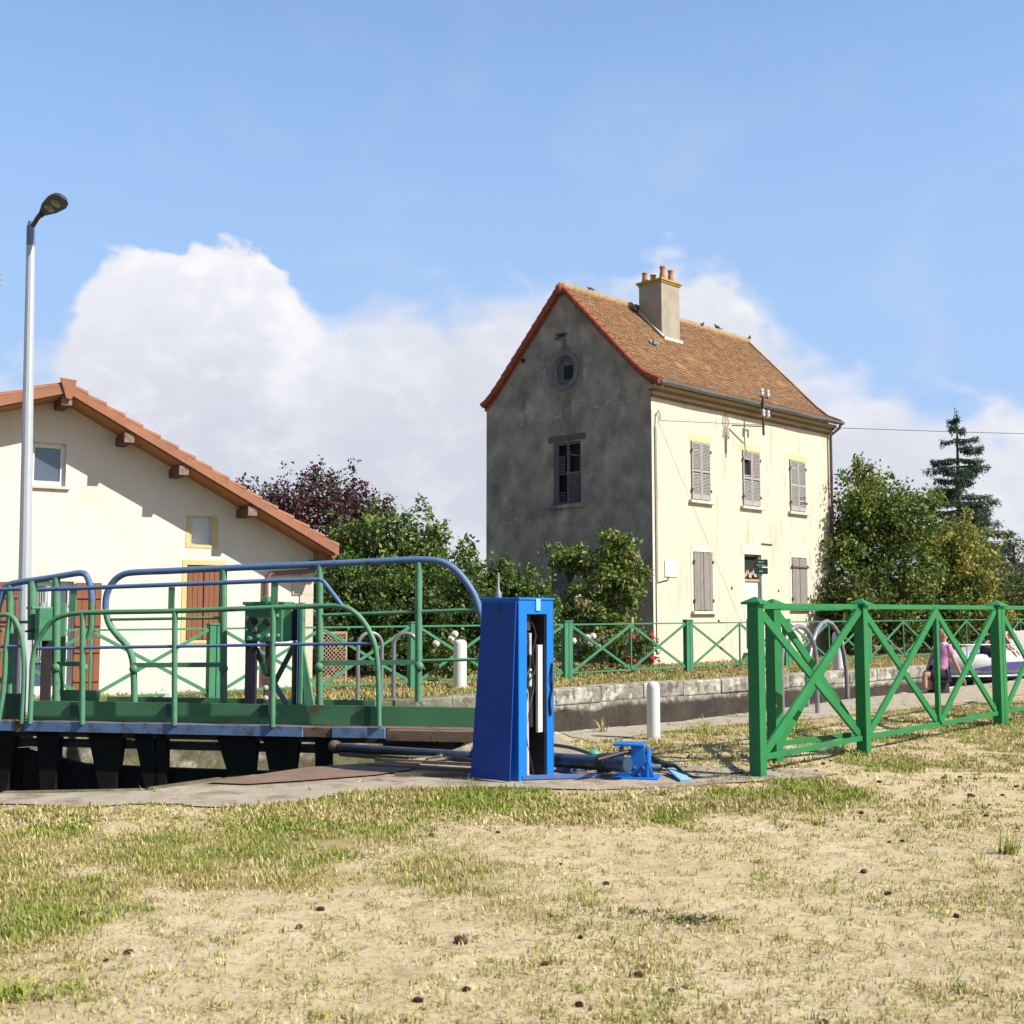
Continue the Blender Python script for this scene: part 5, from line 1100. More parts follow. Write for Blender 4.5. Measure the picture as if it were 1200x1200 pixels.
# lattice panel, stone block
lp0, lp1 = G(377, 800), G(405, 799); ld = (lp1 - lp0); Lw = np.linalg.norm(ld); ld /= Lw; ls = V3(ld[1], -ld[0], 0); lat = root('lattice_panel', tuple(lp0), 'brown wooden lattice panel standing between the cream building and the hedge', 'lattice')
for s_ in (0, 1): k = MB(); k.box(lp0 + ld * Lw * s_ + V3(0, 0, .53), (.04, .04, 1.06), ld, ls); k.build('frame_post', lattice_m, lat)
for z_ in (.03, 1.04): k = MB(); k.box((lp0 + lp1) / 2 + V3(0, 0, z_), (Lw, .035, .05), ld, ls); k.build('frame_rail', lattice_m, lat)
k = MB()
for i in range(-9, 12):
    for s_ in (1, -1):
        x0 = i * .09; pts = []
        a_, z_a, b_, z_b = x0, .05, x0 + 1.0, 1.02
        if s_ < 0: a_, b_ = Lw - x0, Lw - x0 - 1.0
        t0 = 0; t1 = 1
        for bound, sign in ((0, 1), (Lw, -1)):
            fa_, fb_ = (a_ - bound) * sign, (b_ - bound) * sign
            if fa_ < 0 and fb_ < 0: t1 = -1
            elif fa_ < 0: t0 = max(t0, fa_ / (fa_ - fb_))
            elif fb_ < 0: t1 = min(t1, fa_ / (fa_ - fb_))
        if t1 - t0 > .05:
            q_ = lambda t_: lp0 + ld * (a_ + (b_ - a_) * t_) + V3(0, 0, z_a + (z_b - z_a) * t_) + ls * .004 * s_
            k.bar(q_(t0), q_(t1), .012, .02, up=ls)
k.build('lattice', lattice_m, lat)
k = MB(); p = G(193, 823); k.box(p + V3(0, 0, .09), (.30, .2, .18), taper=.8); k.box(p + V3(.02, 0, .22), (.16, .14, .09), taper=.5); tag(k.build('painted_stone', white_paint, None, bevel=.02), 'small whitewashed stone on the far bank below the green control box', 'stone')

# ------------------------------------------------------------------ vegetation
def leaves(P, size, cols, name, parent=None, mat_=None, droop=0.0, aspect=1.7, colmix=None):
    """one mesh of small kite-shaped leaves at points P, each with a colour of its own"""
    n = len(P); a = rng.normal(size=(n, 3)); a[:, 2] -= droop; a /= np.linalg.norm(a, axis=1)[:, None]
    r_ = rng.normal(size=(n, 3)); b_ = np.cross(a, r_); b_ /= np.linalg.norm(b_, axis=1)[:, None]
    nn_ = np.cross(a, b_); sz = size * rng.uniform(.6, 1.35, n)[:, None]; w_ = sz / aspect * .5
    v0 = P; v1 = P + a * sz * .45 + b_ * w_ + nn_ * sz * .06; v2 = P + a * sz; v3 = P + a * sz * .45 - b_ * w_ + nn_ * sz * .06
    V_ = np.stack([v0, v1, v2, v3], 1).reshape(-1, 3)
    if parent is not None: V_ = V_ - ORG.get(parent.name, V3(0, 0, 0))
    me = bpy.data.meshes.new(name); me.vertices.add(4 * n); me.vertices.foreach_set('co', V_.ravel()); me.loops.add(4 * n); me.loops.foreach_set('vertex_index', np.arange(4 * n)); me.polygons.add(n)
    me.polygons.foreach_set('loop_start', np.arange(0, 4 * n, 4)); me.update(calc_edges=True)
    cols = np.array(cols, float); k = rng.integers(0, len(cols), n) if colmix is None else colmix
    cc = cols[k] * rng.uniform(.7, 1.2, (n, 1)) * .95; cc = np.repeat(np.c_[cc, np.ones(n)], 4, 0)
    at_ = me.attributes.new('col', 'FLOAT_COLOR', 'POINT'); at_.data.foreach_set('color', cc.ravel()); me.materials.append(mat_ or leaf_m)
    o = bpy.data.objects.new(name, me); sc.collection.objects.link(o)
    if parent is not None: o.parent = parent; ORG[o.name] = ORG.get(parent.name, V3(0, 0, 0))
    return o
def crown_pts(blobs, ntw, per, spread, shoot=0.0, rough=.35):
    """blobs: (cx,cy,cz,rx,ry,rz,weight); twigs fill the outer shell of each, leaves cluster round the twigs"""
    out = []; tw = []
    wts = np.array([b_[6] for b_ in blobs], float); wts /= wts.sum()
    for b_, w_ in zip(blobs, wts):
        m = max(3, int(ntw * w_)); d = rng.normal(size=(m, 3)); d /= np.linalg.norm(d, axis=1)[:, None]
        r_ = rng.uniform(0, 1, m) ** .45; ln = 1 + rough * np.array([noise.noise(Vector(tuple(q * 1.9 + b_[0]))) for q in d]) * 1.6
        c_ = np.array(b_[:3]) + d * (r_ * ln)[:, None] * np.array(b_[3:6]); tw.append(c_)
    tw = np.concatenate(tw); tw = tw[tw[:, 2] > .15]; groups = []
    for i, c_ in enumerate(tw):
        m = max(2, int(per * rng.uniform(.45, 1.55))); ax = rng.normal(size=3) * .6; ax[2] = abs(ax[2]) * .5 + shoot; ax /= np.linalg.norm(ax)
        L_ = spread * (1 + shoot * rng.uniform(0, 1.6)); t_ = rng.uniform(-.3, 1, m)[:, None]
        out.append(c_ + ax * t_ * L_ + rng.normal(size=(m, 3)) * spread * .38 * (1.15 - np.clip(t_, 0, 1) * .7)); groups.append(np.full(m, i))
    return np.concatenate(out), np.concatenate(groups), tw
def woody(base, top, r0, tw, par, nb=10, name='trunk'):
    base, top = np.array(base, float), np.array(top, float); m = MB(); P_ = [base + (top - base) * t_ + V3(.06 * math.sin(5 * t_ + base[0]), .06 * math.cos(4 * t_), 0) * (top[2] - base[2]) * .25 for t_ in np.linspace(0, 1, 7)]
    P_[0] = base - V3(0, 0, .1); m.tube(P_, [r0 * 1.25] + [r0 * (1 - .8 * t_) for t_ in np.linspace(0.1, 1, 6)], 9); tr_ = m.build(name, bark, par, smooth=True)
    if len(tw) and nb:
        m = MB(); idx = rng.choice(len(tw), min(nb, len(tw)), replace=False)
        for i in idx:
            q = tw[i]; t_ = max(.15, min(.9, (q[2] - base[2]) / (top[2] - base[2] + 1e-6) - .2)); s_ = base + (top - base) * t_
            m.tube(cat([s_, s_ * .5 + q * .5 + V3(0, 0, .12), q], 3), [r0 * .4 * (1 - .8 * k_ / 6) for k_ in range(7)], 6)
        m.build('limbs', bark, tr_, smooth=True)
def shrub(name, x, D, xw, ytop, label, cat_, cols, ntw=140, per=45, size=.11, spread=.28, shoot=0, zb=0.0, group=None, trunk=True, blobs=None, dw=None, mixw=None, rough=.35, droop=.2):
    p = atD(x, D); rx = xw / 2 / 1355 * D; zt = EYE + (716 - ytop) * D / 1355; rt = root(name, tuple(p), label, cat_, group)
    if blobs is None:
        hz2 = (zt - zb) / 2; blobs = [(p[0], p[1], zb + hz2, rx, dw or rx, hz2, 1)]
    P_, g_, tw = crown_pts(blobs, ntw, per, spread, shoot, rough); cols = np.array(cols)
    gc = rng.integers(0, len(cols), g_.max() + 1) if mixw is None else rng.choice(len(cols), g_.max() + 1, p=mixw)
    k_ = np.where(rng.uniform(size=len(P_)) < .6, gc[g_], rng.integers(0, len(cols), len(P_)))
    leaves(P_, size, cols, 'crown', rt, colmix=k_, droop=droop)
    if trunk: woody(p, (p[0], p[1], zb + (zt - zb) * .75), .05 + .012 * zt, tw, rt, 14)
    return rt
DG = [(.055, .10, .022), (.08, .135, .028), (.12, .18, .038), (.045, .08, .024)]
MG = [(.11, .175, .035), (.15, .225, .042), (.085, .14, .034), (.21, .28, .06)]
YG = [(.20, .23, .04), (.28, .28, .055), (.14, .19, .036), (.33, .27, .06), (.10, .14, .03)]
PU = [(.075, .028, .04), (.105, .038, .05), (.055, .026, .036), (.12, .055, .055)]
def bl(x, D, z, rx, rz, w_=1, ry=None): p = atD(x, D); return (p[0], p[1], z, rx, ry or rx, rz, w_)
shrub('plum_tree', 355, 31, 170, 545, 'purple leaved tree rising behind the orange roof of the cream building', 'tree', PU + [DG[0]], ntw=300, per=45, size=.11, spread=.34, shoot=.5, blobs=[bl(330, 31, 4.0, 1.15, 1.15), bl(375, 31, 4.15, 1.35, 1.2, 1.3), bl(418, 30.0, 3.75, 1.0, .85, .9), bl(300, 31, 3.85, .85, .95, .6), bl(360, 31, 2.8, 2.0, 1.4, 1)])
for x, D, ww, yt, lab in ((418, 28.4, 80, 598, 'green leafy shrub with upright shoots, nearest the cream building'), (462, 28.0, 75, 592, 'green leafy shrub with upright shoots, second from the cream building'), (503, 28.2, 60, 606, 'green leafy shrub with upright shoots, third from the cream building'), (548, 29.5, 58, 640, 'green leafy shrub with upright shoots, beside the dark left edge of the tall house')):
    shrub('tall_shrub', x, D, ww, yt + 8, lab, 'shrub', MG + [DG[1], DG[2]], ntw=230, per=42, size=.12, spread=.25, shoot=.9, group='tall shrubs between the two houses', rough=.3)
for x, D, ww, yt, lab in ((352, 27.2, 70, 650, 'dark hedge bush against the right end of the cream building'), (400, 26.6, 80, 655, 'dark hedge bush behind the lattice panel'), (450, 26.6, 80, 665, 'dark hedge bush behind the curved end of the gate railing'), (500, 26.8, 75, 668, 'dark hedge bush behind the far white bollard'), (548, 27.2, 70, 676, 'dark hedge bush behind the end of the tall blue railing hoop')):
    shrub('hedge_bush', x, D, ww, yt, lab, 'bush', DG + [MG[0]], ntw=210, per=42, size=.11, spread=.26, group='dark bushes behind the far fence')
for x, D, ww, yt, lab in ((585, 29.2, 70, 664, 'mid green bush rising behind the blue cabinet, on its left'), (628, 29.0, 60, 672, 'mid green bush behind the blue cabinet, in front of the dark gable')):
    shrub('bush', x, D, ww, yt, lab, 'bush', MG + DG[:3], ntw=240, per=42, size=.11, spread=.25, group='green bushes behind the cabinet')
shrub('garden_tree', 708, 30.2, 80, 634, 'small sunlit tree with drooping yellowish leaves, in front of the dark gable', 'tree', YG[:3] + [(.42, .38, .18), MG[1], MG[0], MG[3]] + DG[1:2], ntw=210, per=38, size=.13, spread=.24, blobs=[bl(716, 30.2, 2.35, .72, .85, 1.4), bl(722, 30.2, 3.2, .42, .45, .6), bl(740, 30.0, 2.2, .42, .9, .7), bl(682, 30.2, 1.6, .75, .65, 1), bl(716, 30.0, 1.15, .8, .45, .8)], droop=.8)
shrub('fig_bush', 668, 31.0, 60, 640, 'green bush with a bare gap below it, against the left of the dark gable wall', 'bush', MG, ntw=70, per=36, size=.13, spread=.22, blobs=[bl(662, 31, 2.95, .65, .32, 1), bl(686, 31, 2.7, .45, .3, .5), bl(640, 31, 1.2, .7, .8, 1.2)])
shrub('broadleaf_tree', 1035, 40, 120, 552, 'large green leafy tree just right of the tall house', 'tree', MG + YG[:2] + DG[:2], ntw=560, per=46, size=.15, spread=.40, blobs=[bl(1022, 40, 5.1, 1.35, 1.15, 1.2), bl(1000, 40, 4.2, 1.1, 1.3, .9), bl(1060, 40, 4.4, 1.3, .9, 1), bl(1080, 40.5, 5.25, .65, .3, .2), bl(1048, 40, 2.6, 2.3, 1.9, 1.6), bl(998, 39.5, 2.0, 1.2, 2.0, 1), bl(1018, 40, 6.3, .35, .4, .12)], rough=.55)
shrub('broadleaf_tree', 1120, 42, 100, 605, 'yellow green bushy tree below the dark conifer', 'tree', [(.30, .29, .06), (.36, .33, .07), (.20, .22, .05), (.38, .30, .08)] + MG[:2], ntw=400, per=44, size=.15, spread=.38, blobs=[bl(1105, 42, 3.7, 1.5, 1.3, 1.1), bl(1135, 42, 3.2, 1.4, 1.5, 1.1), bl(1090, 42, 2.0, 1.9, 1.8, 1.1), bl(1140, 42, 1.6, 1.7, 1.5, 1)], rough=.5)
GG = [(.10, .14, .06), (.14, .17, .07), (.08, .12, .06), (.18, .16, .08)]
shrub('pale_shrub', 1178, 47, 90, 665, 'pale grey green bush at the right edge of the photo, behind the fences', 'bush', GG, ntw=260, per=40, size=.15, spread=.38, shoot=.4, blobs=[bl(1180, 47, 1.9, 1.7, 1.5, 1), bl(1225, 47, 2.1, 1.8, 1.8, 1), bl(1165, 46, 1.1, 1.4, 1.1, .7)])
tr2 = shrub('sapling', 1190, 52, 30, 625, 'thin tree with few leaves, at the right edge of the photo', 'tree', [(.05, .06, .05), (.08, .10, .06)], ntw=34, per=12, size=.15, spread=.3, shoot=.8, zb=2.2)
for x, D, ww, lab in ((1000, 38.6, 70, 'low dark bush right behind the far fence, next to the house corner'), (1050, 40.5, 80, 'low dark bush behind the far fence, below the large leafy tree'), (1105, 41.0, 80, 'low dark bush behind the far fence, above the seated person'), (1160, 43.5, 90, 'low dark bush behind the far fence, above the boat'), (1225, 45, 100, 'low dark bush behind the far fence, cut by the right edge of the photo')):
    shrub('low_bush', x, D, ww, 676, lab, 'bush', DG + [YG[0], (.12, .09, .04)], ntw=150, per=40, size=.14, spread=.32, group='low bushes behind the far fence', trunk=False)
# conifer
cp = atD(1128, 54); CZ = 11.0; crt = root('conifer', tuple(cp), 'dark spiky conifer rising above the bushes at the right', 'tree'); m = MB(); m.tube([cp - V3(0, 0, .1), cp + V3(0, 0, CZ * .6), cp + V3(.02, 0, CZ)], [.24, .11, .015], 9); m.build('trunk', bark, crt, smooth=True)
pts_ = []; bm_ = MB(); z = 2.6
while z < CZ - .25:
    R_ = 3.5 * (1 - (z - 1.0) / (CZ - .9)) ** .85 + .10
    for k_ in range(6 if z < 9 else 4):
        a_ = rng.uniform(0, 6.28); rr_ = R_ * rng.uniform(.5, 1.25); tipz = z + .10 * rr_ - .06 * rr_ ** 2 + rng.uniform(-.1, .15)
        s_ = cp + V3(0, 0, z); e_ = cp + V3(math.cos(a_) * rr_, math.sin(a_) * rr_, tipz); bm_.tube([s_, s_ * .5 + e_ * .5 - V3(0, 0, .07), e_], [.035, .022, .008], 5)
        n_ = int(200 * rr_ + 20); t_ = rng.uniform(.15, 1.02, n_) ** .8; side = V3(-math.sin(a_), math.cos(a_), 0)
        lat_ = rng.normal(size=n_) * (.10 + .16 * (1 - t_)) * min(rr_, 1.6); q = s_[None] + (e_ - s_)[None] * t_[:, None] + side[None] * lat_[:, None]; q[:, 2] += -.07 * np.sin(t_ * 3.1) - np.abs(rng.normal(size=n_)) * .16 * t_ ; pts_.append(q)
    z += rng.uniform(.26, .52)
pts_ = np.concatenate(pts_ + [cp + np.c_[rng.normal(size=(60, 2)) * .05, CZ - rng.uniform(0, 1.0, 60)]])
bm_.build('branches', bark, crt, smooth=True); leaves(pts_, .15, [(.045, .085, .05), (.065, .11, .06), (.035, .065, .045)], 'crown', crt, droop=1.3, aspect=3.4)
# distant wood that closes the horizon
P_ = []
for i in range(64):
    a_ = R(-62 + 124 * i / 63); D_ = rng.uniform(115, 150); c_ = V3(D_ * math.sin(a_), D_ * math.cos(a_), rng.uniform(1.5, 2.6)); n_ = 420
    d_ = rng.normal(size=(n_, 3)); d_ /= np.linalg.norm(d_, axis=1)[:, None]; P_.append(c_ + d_ * np.array([6, 4, rng.uniform(1.8, 3.2)]) * rng.uniform(.5, 1, (n_, 1)) ** .5)
P_ = np.concatenate(P_); P_ = P_[P_[:, 2] > 0]; dwd = leaves(P_, 1.1, [(.07, .10, .05), (.10, .13, .06), (.06, .08, .05)], 'distant_wood'); tag(dwd, 'low band of distant green woodland along the horizon', 'woodland', kind='stuff')
# roses along the far fence
def rosebush(x, D, ww, yt, lab, flowers, mat_):
    r_ = shrub('rose_bush', x, D, ww, yt, lab, 'rose bush', MG[:3] + DG[:2] + [(.16, .12, .07)], ntw=46, per=26, size=.085, spread=.2, trunk=False, group='rose bushes behind the far fence')
    for fx, fy in flowers:
        c_ = onp(fx, fy, atD(x, D - .45), V3(1, 0, 0)); m = MB()
        for j in range(6):
            a_ = j * 1.05; m.ell(c_ + V3(math.cos(a_) * .035, -.01 * (j % 2), math.sin(a_) * .035), (.045, .03, .045), n=8, m=5)
        m.ell(c_ - V3(0, .03, 0), (.035, .03, .035), n=8, m=5); m.build('rose', mat_, r_, smooth=True)
rosebush(694, 27.6, 42, 738, 'rose bush with pale pink roses behind the far fence', [(691, 748), (695, 745.5), (692, 754), (701, 758), (672, 751), (688, 747)], petal_w)
rosebush(752, 28.4, 40, 736, 'rose bush with red roses behind the far fence, at the house corner', [(741, 747), (736, 772), (763, 745), (764, 772), (742, 774)], petal_r)
rosebush(530, 25.2, 34, 752, 'rose bush with white roses beside the far white bollard', [(533, 743), (511, 754), (529, 748)], petal_w)
rosebush(722, 28.0, 34, 742, 'straggly rose bush without flowers, between the pink and the red roses', [], petal_w)
k = MB(); p = atD(740, 28.6); k.tube([p, p + V3(0, 0, 1.35)], .05, 8); tag(k.build('garden_post', M('pale_post', (.40, .36, .25), (.5, .45, .2), 8, .9), None), 'pale wooden post standing among the roses by the house corner', 'post')
# climber on the downpipe and at the foot of the house
P_, g_, tw = crown_pts([tuple(H(9.6, -.12, 2.0)) + (.35, .10, 1.2, 1), tuple(H(9.95, -.15, .8)) + (.25, .2, .9, 1)], 46, 16, .12); ivr = leaves(P_, .09, MG, 'climbing_plant'); tag(ivr, 'climbing plant with small leaves around the downpipe of the tall house', 'climber')
ORG

# ------------------------------------------------------------------ grass, weeds, cones on the near bank
def inside(poly, X, Y):
    c_ = False; n_ = len(poly)
    for i in range(n_):
        (x1, y1), (x2, y2) = poly[i], poly[i - 1]
        if (y1 > Y) != (y2 > Y) and X < (x2 - x1) * (Y - y1) / (y2 - y1) + x1: c_ = not c_
    return c_
ap_poly = apron + inner
def gz_at(X, Y):
    k = max(0, min(1, (edge_line(near_edge, X) - Y - .6) / 1.5)); return k * ((.018 if Y < 9 else .006) * fb(X, Y, .9, 5) + (.006 if Y < 9 else .003) * fb(X, Y, 6, 2)) - .002
base_, hgt_, col_, wid_ = [], [], [], []
GREEN = [(.28, .36, .06), (.37, .42, .09), (.21, .29, .055), (.44, .44, .12)]; OLIVE = [(.48, .43, .15), (.56, .48, .20), (.40, .35, .12)]; STRAW = [(.66, .56, .29), (.58, .48, .22), (.74, .66, .38), (.50, .40, .19)]; BROWN = [(.25, .17, .09), (.33, .23, .12)]
NT = 0
for it in range(120000):
    Y = 3.2 + 20 * random.random() ** 1.8; X = random.uniform(-1, 1) * (.47 * Y + .9)
    e = edge_line(near_edge, X)
    if Y > e - .12: continue
    tfv = turf(X, Y); on_conc = Y > 8.3 and inside(ap_poly, X, Y); on_strip = inside(strip, X, Y)
    if on_conc and random.random() > (.01 if pxof(X, Y)[0] < 680 else .10): continue
    if on_strip and random.random() > .12: continue
    lush = tfv > random.random() * .9 + .06
    if not lush and random.random() > .15 + .85 * max(0, .03 + .9 * noise.noise(Vector((X * .9, Y * .9, 4))) + .5 * noise.noise(Vector((X * 3.1, Y * 3.1, 8)))): continue
    n_ = int(random.uniform(5, 12)) if lush else int(random.uniform(4, 9))
    cn_ = noise.noise(Vector((X * 1.3, Y * 1.3, 7))) + noise.noise(Vector((X * 5, Y * 5, 3))) * .5
    if lush: pal = GREEN if cn_ + tfv * .55 + random.uniform(-.3, .3) > .50 else (OLIVE if random.random() < .55 else STRAW)
    else: pal = (STRAW if random.random() < .55 else OLIVE) if random.random() < .84 else (BROWN if random.random() < .5 else GREEN)
    h0 = (.030 if lush else .021) * random.uniform(.5, 1.5) * (1.25 if Y > 9 else 1); sp__ = .035 if lush else .03
    if not lush and pal is GREEN: h0 *= 1.2; n_ += 8
    gz_ = gz_at(X, Y); NT += 1
    for j in range(n_):
        base_.append((X + random.gauss(0, sp__), Y + random.gauss(0, sp__), gz_ - .003)); hgt_.append(h0 * random.uniform(.5, 1.3)); c3 = random.choice(pal); col_.append(c3); wid_.append(random.uniform(.0016, .0042) * (1.9 if Y > 8 else 1.0))
def blades(base, hgt, col, wid, name, lean=.8):
    base, hgt, col, wid = map(np.array, (base, hgt, col, wid)); n = len(base); a = rng.uniform(0, 6.283, n); d = np.c_[np.cos(a), np.sin(a), np.zeros(n)]; sd_ = np.c_[-np.sin(a), np.cos(a), np.zeros(n)]
    ln_ = rng.uniform(.1, lean * 1.6, n); up = np.c_[np.zeros(n), np.zeros(n), hgt]; w_ = wid[:, None]; h_ = hgt[:, None]
    v0 = base - sd_ * w_; v1 = base + sd_ * w_; m0 = base + up * .6 + d * h_ * ln_[:, None] * .35 + sd_ * w_ * .8; m1 = m0 - sd_ * w_ * 1.6; tp = base + up * (1.05 - .35 * (ln_ > .9)[:, None]) + d * h_ * ln_[:, None]
    V_ = np.stack([v0, v1, m0, m1, tp], 1).reshape(-1, 3); me = bpy.data.meshes.new(name); me.vertices.add(5 * n); me.vertices.foreach_set('co', V_.ravel())
    li = (np.arange(n)[:, None] * 5 + np.array([0, 1, 2, 3, 3, 2, 4])).ravel(); me.loops.add(7 * n); me.loops.foreach_set('vertex_index', li); me.polygons.add(2 * n)
    me.polygons.foreach_set('loop_start', (np.arange(n)[:, None] * 7 + np.array([0, 4])).ravel()); me.update(calc_edges=True)
    cc = col * rng.uniform(.62, 1.0, (n, 1)); cc = np.repeat(np.c_[cc, np.ones(n)], 5, 0); at_ = me.attributes.new('col', 'FLOAT_COLOR', 'POINT'); at_.data.foreach_set('color', cc.ravel()); me.materials.append(grass_m)
    o = bpy.data.objects.new(name, me); sc.collection.objects.link(o); return o
tag(blades(base_, hgt_, col_, wid_, 'grass'), 'short dry and green grass on the sandy near bank', 'grass', kind='stuff')
print('blades', len(base_), 'tufts', NT)
# far bank grass
base_, hgt_, col_, wid_ = [], [], [], []
for it in range(26000):
    Y = 15 + 30 * random.random() ** 1.4; X = random.uniform(-.55, .6) * Y; e = edge_line(far_edge, X)
    if e is None or Y < e + .5: continue
    q_ = V3(X, Y, 0) - HO
    if 0 < np.dot(q_, HU) < HL and 0 < np.dot(q_, HV) < HW: continue
    q2 = V3(X, Y, 0) - BO
    if np.dot(q2, BW) < .05 and np.dot(q2, BNn) < .05: continue
    pal = STRAW[:2] + OLIVE + OLIVE + BROWN if noise.noise(Vector((X * .7, Y * .7, 1))) < .15 else GREEN + OLIVE
    for j in range(5): base_.append((X + random.gauss(0, .08), Y + random.gauss(0, .08), 0)); hgt_.append(random.uniform(.04, .09)); col_.append(random.choice(pal)); wid_.append(random.uniform(.008, .016))
tag(blades(base_, hgt_, col_, wid_, 'grass'), 'short dry grass on the far bank around the fence and houses', 'grass', kind='stuff')
# weeds: a few taller tufts at the concrete edge, low dark mats in the sand
def clump(x, y, n_, h_, sp, cols_, lab, name='weed', cat_='weed', grp='weeds on the near bank'):
    p = G(x, y); b_ = [(p[0] + random.gauss(0, sp * 1.6), p[1] + random.gauss(0, sp), -.003) for _ in range(n_)]; o = blades(b_, [h_ * random.uniform(.5, 1.3) for _ in b_], [random.choice(cols_) for _ in b_], [random.uniform(.003, .006) for _ in b_], name, 1.1); tag(o, lab, cat_, grp)
clump(806, 1080, 260, .03, .05, [(.07, .11, .04), (.10, .13, .05), (.12, .08, .05)], 'dark green flat weed mat in the sand below the cabinet')
clump(738, 1072, 120, .03, .05, [(.12, .17, .04), (.18, .12, .07)], 'small flat weed just left of the dark green mat in the sand')
clump(1184, 1000, 46, .13, .02, GREEN + OLIVE, 'tall thin grass tuft near the right edge of the photo')
clump(400, 1005, 90, .05, .06, GREEN, 'bright green weed patch in the middle left of the grass')
clump(8, 1168, 130, .06, .05, GREEN, 'bright green grass clump at the lower left corner of the photo')
clump(826, 826 + 27, 30, .16, .02, STRAW, 'dry tuft at the lock edge near the white bollard')
clump(707, 858, 30, .16, .02, STRAW + OLIVE, 'dry tuft at the lock edge just right of the cabinet')
# cones
def cone_mesh():
    m = MB(); L_ = .042; Rr = .032
    m.ell(V3(0, 0, .026), (L_ * .8, Rr * .7, Rr * .7))
    for i in range(7):
        t_ = -1 + 2 * (i + .5) / 7; r_ = Rr * math.sqrt(max(.08, 1 - t_ * t_)); n_ = 8
        for j in range(n_):
            a_ = 2 * math.pi * (j + .5 * (i % 2)) / n_; c_ = V3(t_ * L_, math.cos(a_) * r_, .028 + math.sin(a_) * r_); o_ = V3(.5, math.cos(a_), math.sin(a_)); o_ /= np.linalg.norm(o_); tt = np.cross(o_, V3(1, 0, 0)); tt /= np.linalg.norm(tt)
            m.add([c_ - tt * .009 - o_ * .006, c_ + tt * .009 - o_ * .006, c_ + tt * .006 + o_ * .009 + V3(.006, 0, 0), c_ - tt * .006 + o_ * .009 + V3(.006, 0, 0), c_ + V3(.008, 0, 0)], [(0, 1, 2, 3), (0, 3, 4), (2, 1, 4), (3, 2, 4)])
    me_o = m.build('pine_cone', cone_m); return me_o
cone0 = cone_mesh(); tag(cone0, 'small dark brown pine cone lying on the dry ground', 'pine cone', 'pine cones scattered on the near bank')
spots = [(541, 1108), (1040, 1048), (1122, 1077), (350, 1091), (680, 1103), (506, 981), (583, 977), (1118, 945), (1013, 1021), (1042, 986), (1010, 953), (1105, 912), (1125, 911), (1160, 944), (1030, 917), (1155, 957), (95, 1075), (102, 1080), (125, 1128), (150, 1120), (546, 1160), (646, 1076), (657, 1014), (710, 1036), (787, 1162), (640, 1134), (679, 1179), (965, 1198), (375, 1067), (1058, 986), (950, 937), (965, 930), (1140, 934), (990, 945), (1175, 903)]
r2 = random.Random(4)
spots += [(r2.gauss(905, 28), r2.uniform(897, 911)) for _ in range(18)] + [(r2.uniform(690, 830), r2.uniform(899, 917)) for _ in range(14)] + [(r2.uniform(960, 1200), r2.uniform(880, 935)) for _ in range(10)] + [(r2.uniform(-20, 1220), r2.uniform(935, 1190)) for _ in range(3)]
for i, (x, y) in enumerate(spots):
    p = G(x, y); o = cone0 if i == 0 else cone0.copy()
    if i: sc.collection.objects.link(o)
    o['label'] = 'small dark brown pine cone lying ' + ('at the foot of the green fence post' if y < 914 and 850 < x < 965 else 'on the concrete beside the blue ram bracket' if y < 920 and x < 850 else 'on the open sandy ground right of the fence end' if x > 900 else 'in the sand of the foreground below the cabinet' if x > 450 else 'in the thin grass of the left foreground')
    o.location = (p[0], p[1], gz_at(p[0], p[1]) - .002); o.rotation_euler = (r2.uniform(-.3, .3), r2.uniform(-.2, .2), r2.uniform(0, 6.28)); s_ = r2.uniform(.4, .75) * (1.0 if i in (0, 1, 2, 3, 17) else .72); o.scale = (s_, s_, s_ * .72)
# twigs and needles litter
m = MB()
for _ in range(260):
    x, y = (r2.gauss(880, 60), r2.uniform(893, 915)) if r2.random() < .5 else (r2.uniform(380, 760), r2.uniform(890, 922)) if r2.random() < .6 else (r2.uniform(-20, 1220), r2.uniform(930, 1190))
    p = G(x, y); p[2] = .012 if y < 925 else gz_at(p[0], p[1]) + .006; a_ = r2.uniform(0, 6.28); l_ = r2.uniform(.03, .12); m.tube([p, p + V3(math.cos(a_) * l_ * .5, math.sin(a_) * l_ * .5, .008), p + V3(math.cos(a_ + .4) * l_, math.sin(a_ + .4) * l_, 0)], .002, 4, caps=False)
tag(m.build('twig_litter', M('litter', (.26, .17, .10), (.38, .28, .17), 20, .9)), 'thin dry twigs and needles scattered over the near bank', 'litter', kind='stuff')

# ------------------------------------------------------------------ boat in the lock
bo = V3(8.02, 22.2, 0) + c * 3.1 + cn * 1.45; boat = root('motor_boat', tuple(bo), 'white cabin cruiser with blue windows lying in the lock at the right', 'boat')
def Bt(s_, w_, z): return bo + c * s_ + cn * w_ + V3(0, 0, z)        # w_ < 0 is the near side
st_ = [(0, .02, .52), (.35, .38, .50), (.9, .72, .48), (1.8, 1.02, .45), (3.2, 1.18, .42), (6, 1.2, .40), (9.5, 1.12, .42)]
def loft(rows, name, mat_, par, closed=True, bevel=0):
    m = MB(); n_ = len(rows[0]); vs = [p for r_ in rows for p in r_]
    fs = [(i * n_ + j, i * n_ + (j + 1) % n_, (i + 1) * n_ + (j + 1) % n_, (i + 1) * n_ + j) for i in range(len(rows) - 1) for j in range(n_)]
    fs += [tuple(range(n_ - 1, -1, -1)), tuple((len(rows) - 1) * n_ + j for j in range(n_))]; m.add(vs, fs); return m.build(name, mat_, par, smooth=True)
def sect(s_, w_, zt, zb, kx): return [Bt(s_ + kx, -w_ * .82, zb), Bt(s_, -w_, zb + (zt - zb) * .6), Bt(s_ - .0, -w_ * .99, zt), Bt(s_, w_ * .99, zt), Bt(s_, w_, zb + (zt - zb) * .6), Bt(s_ + kx, w_ * .82, zb)]
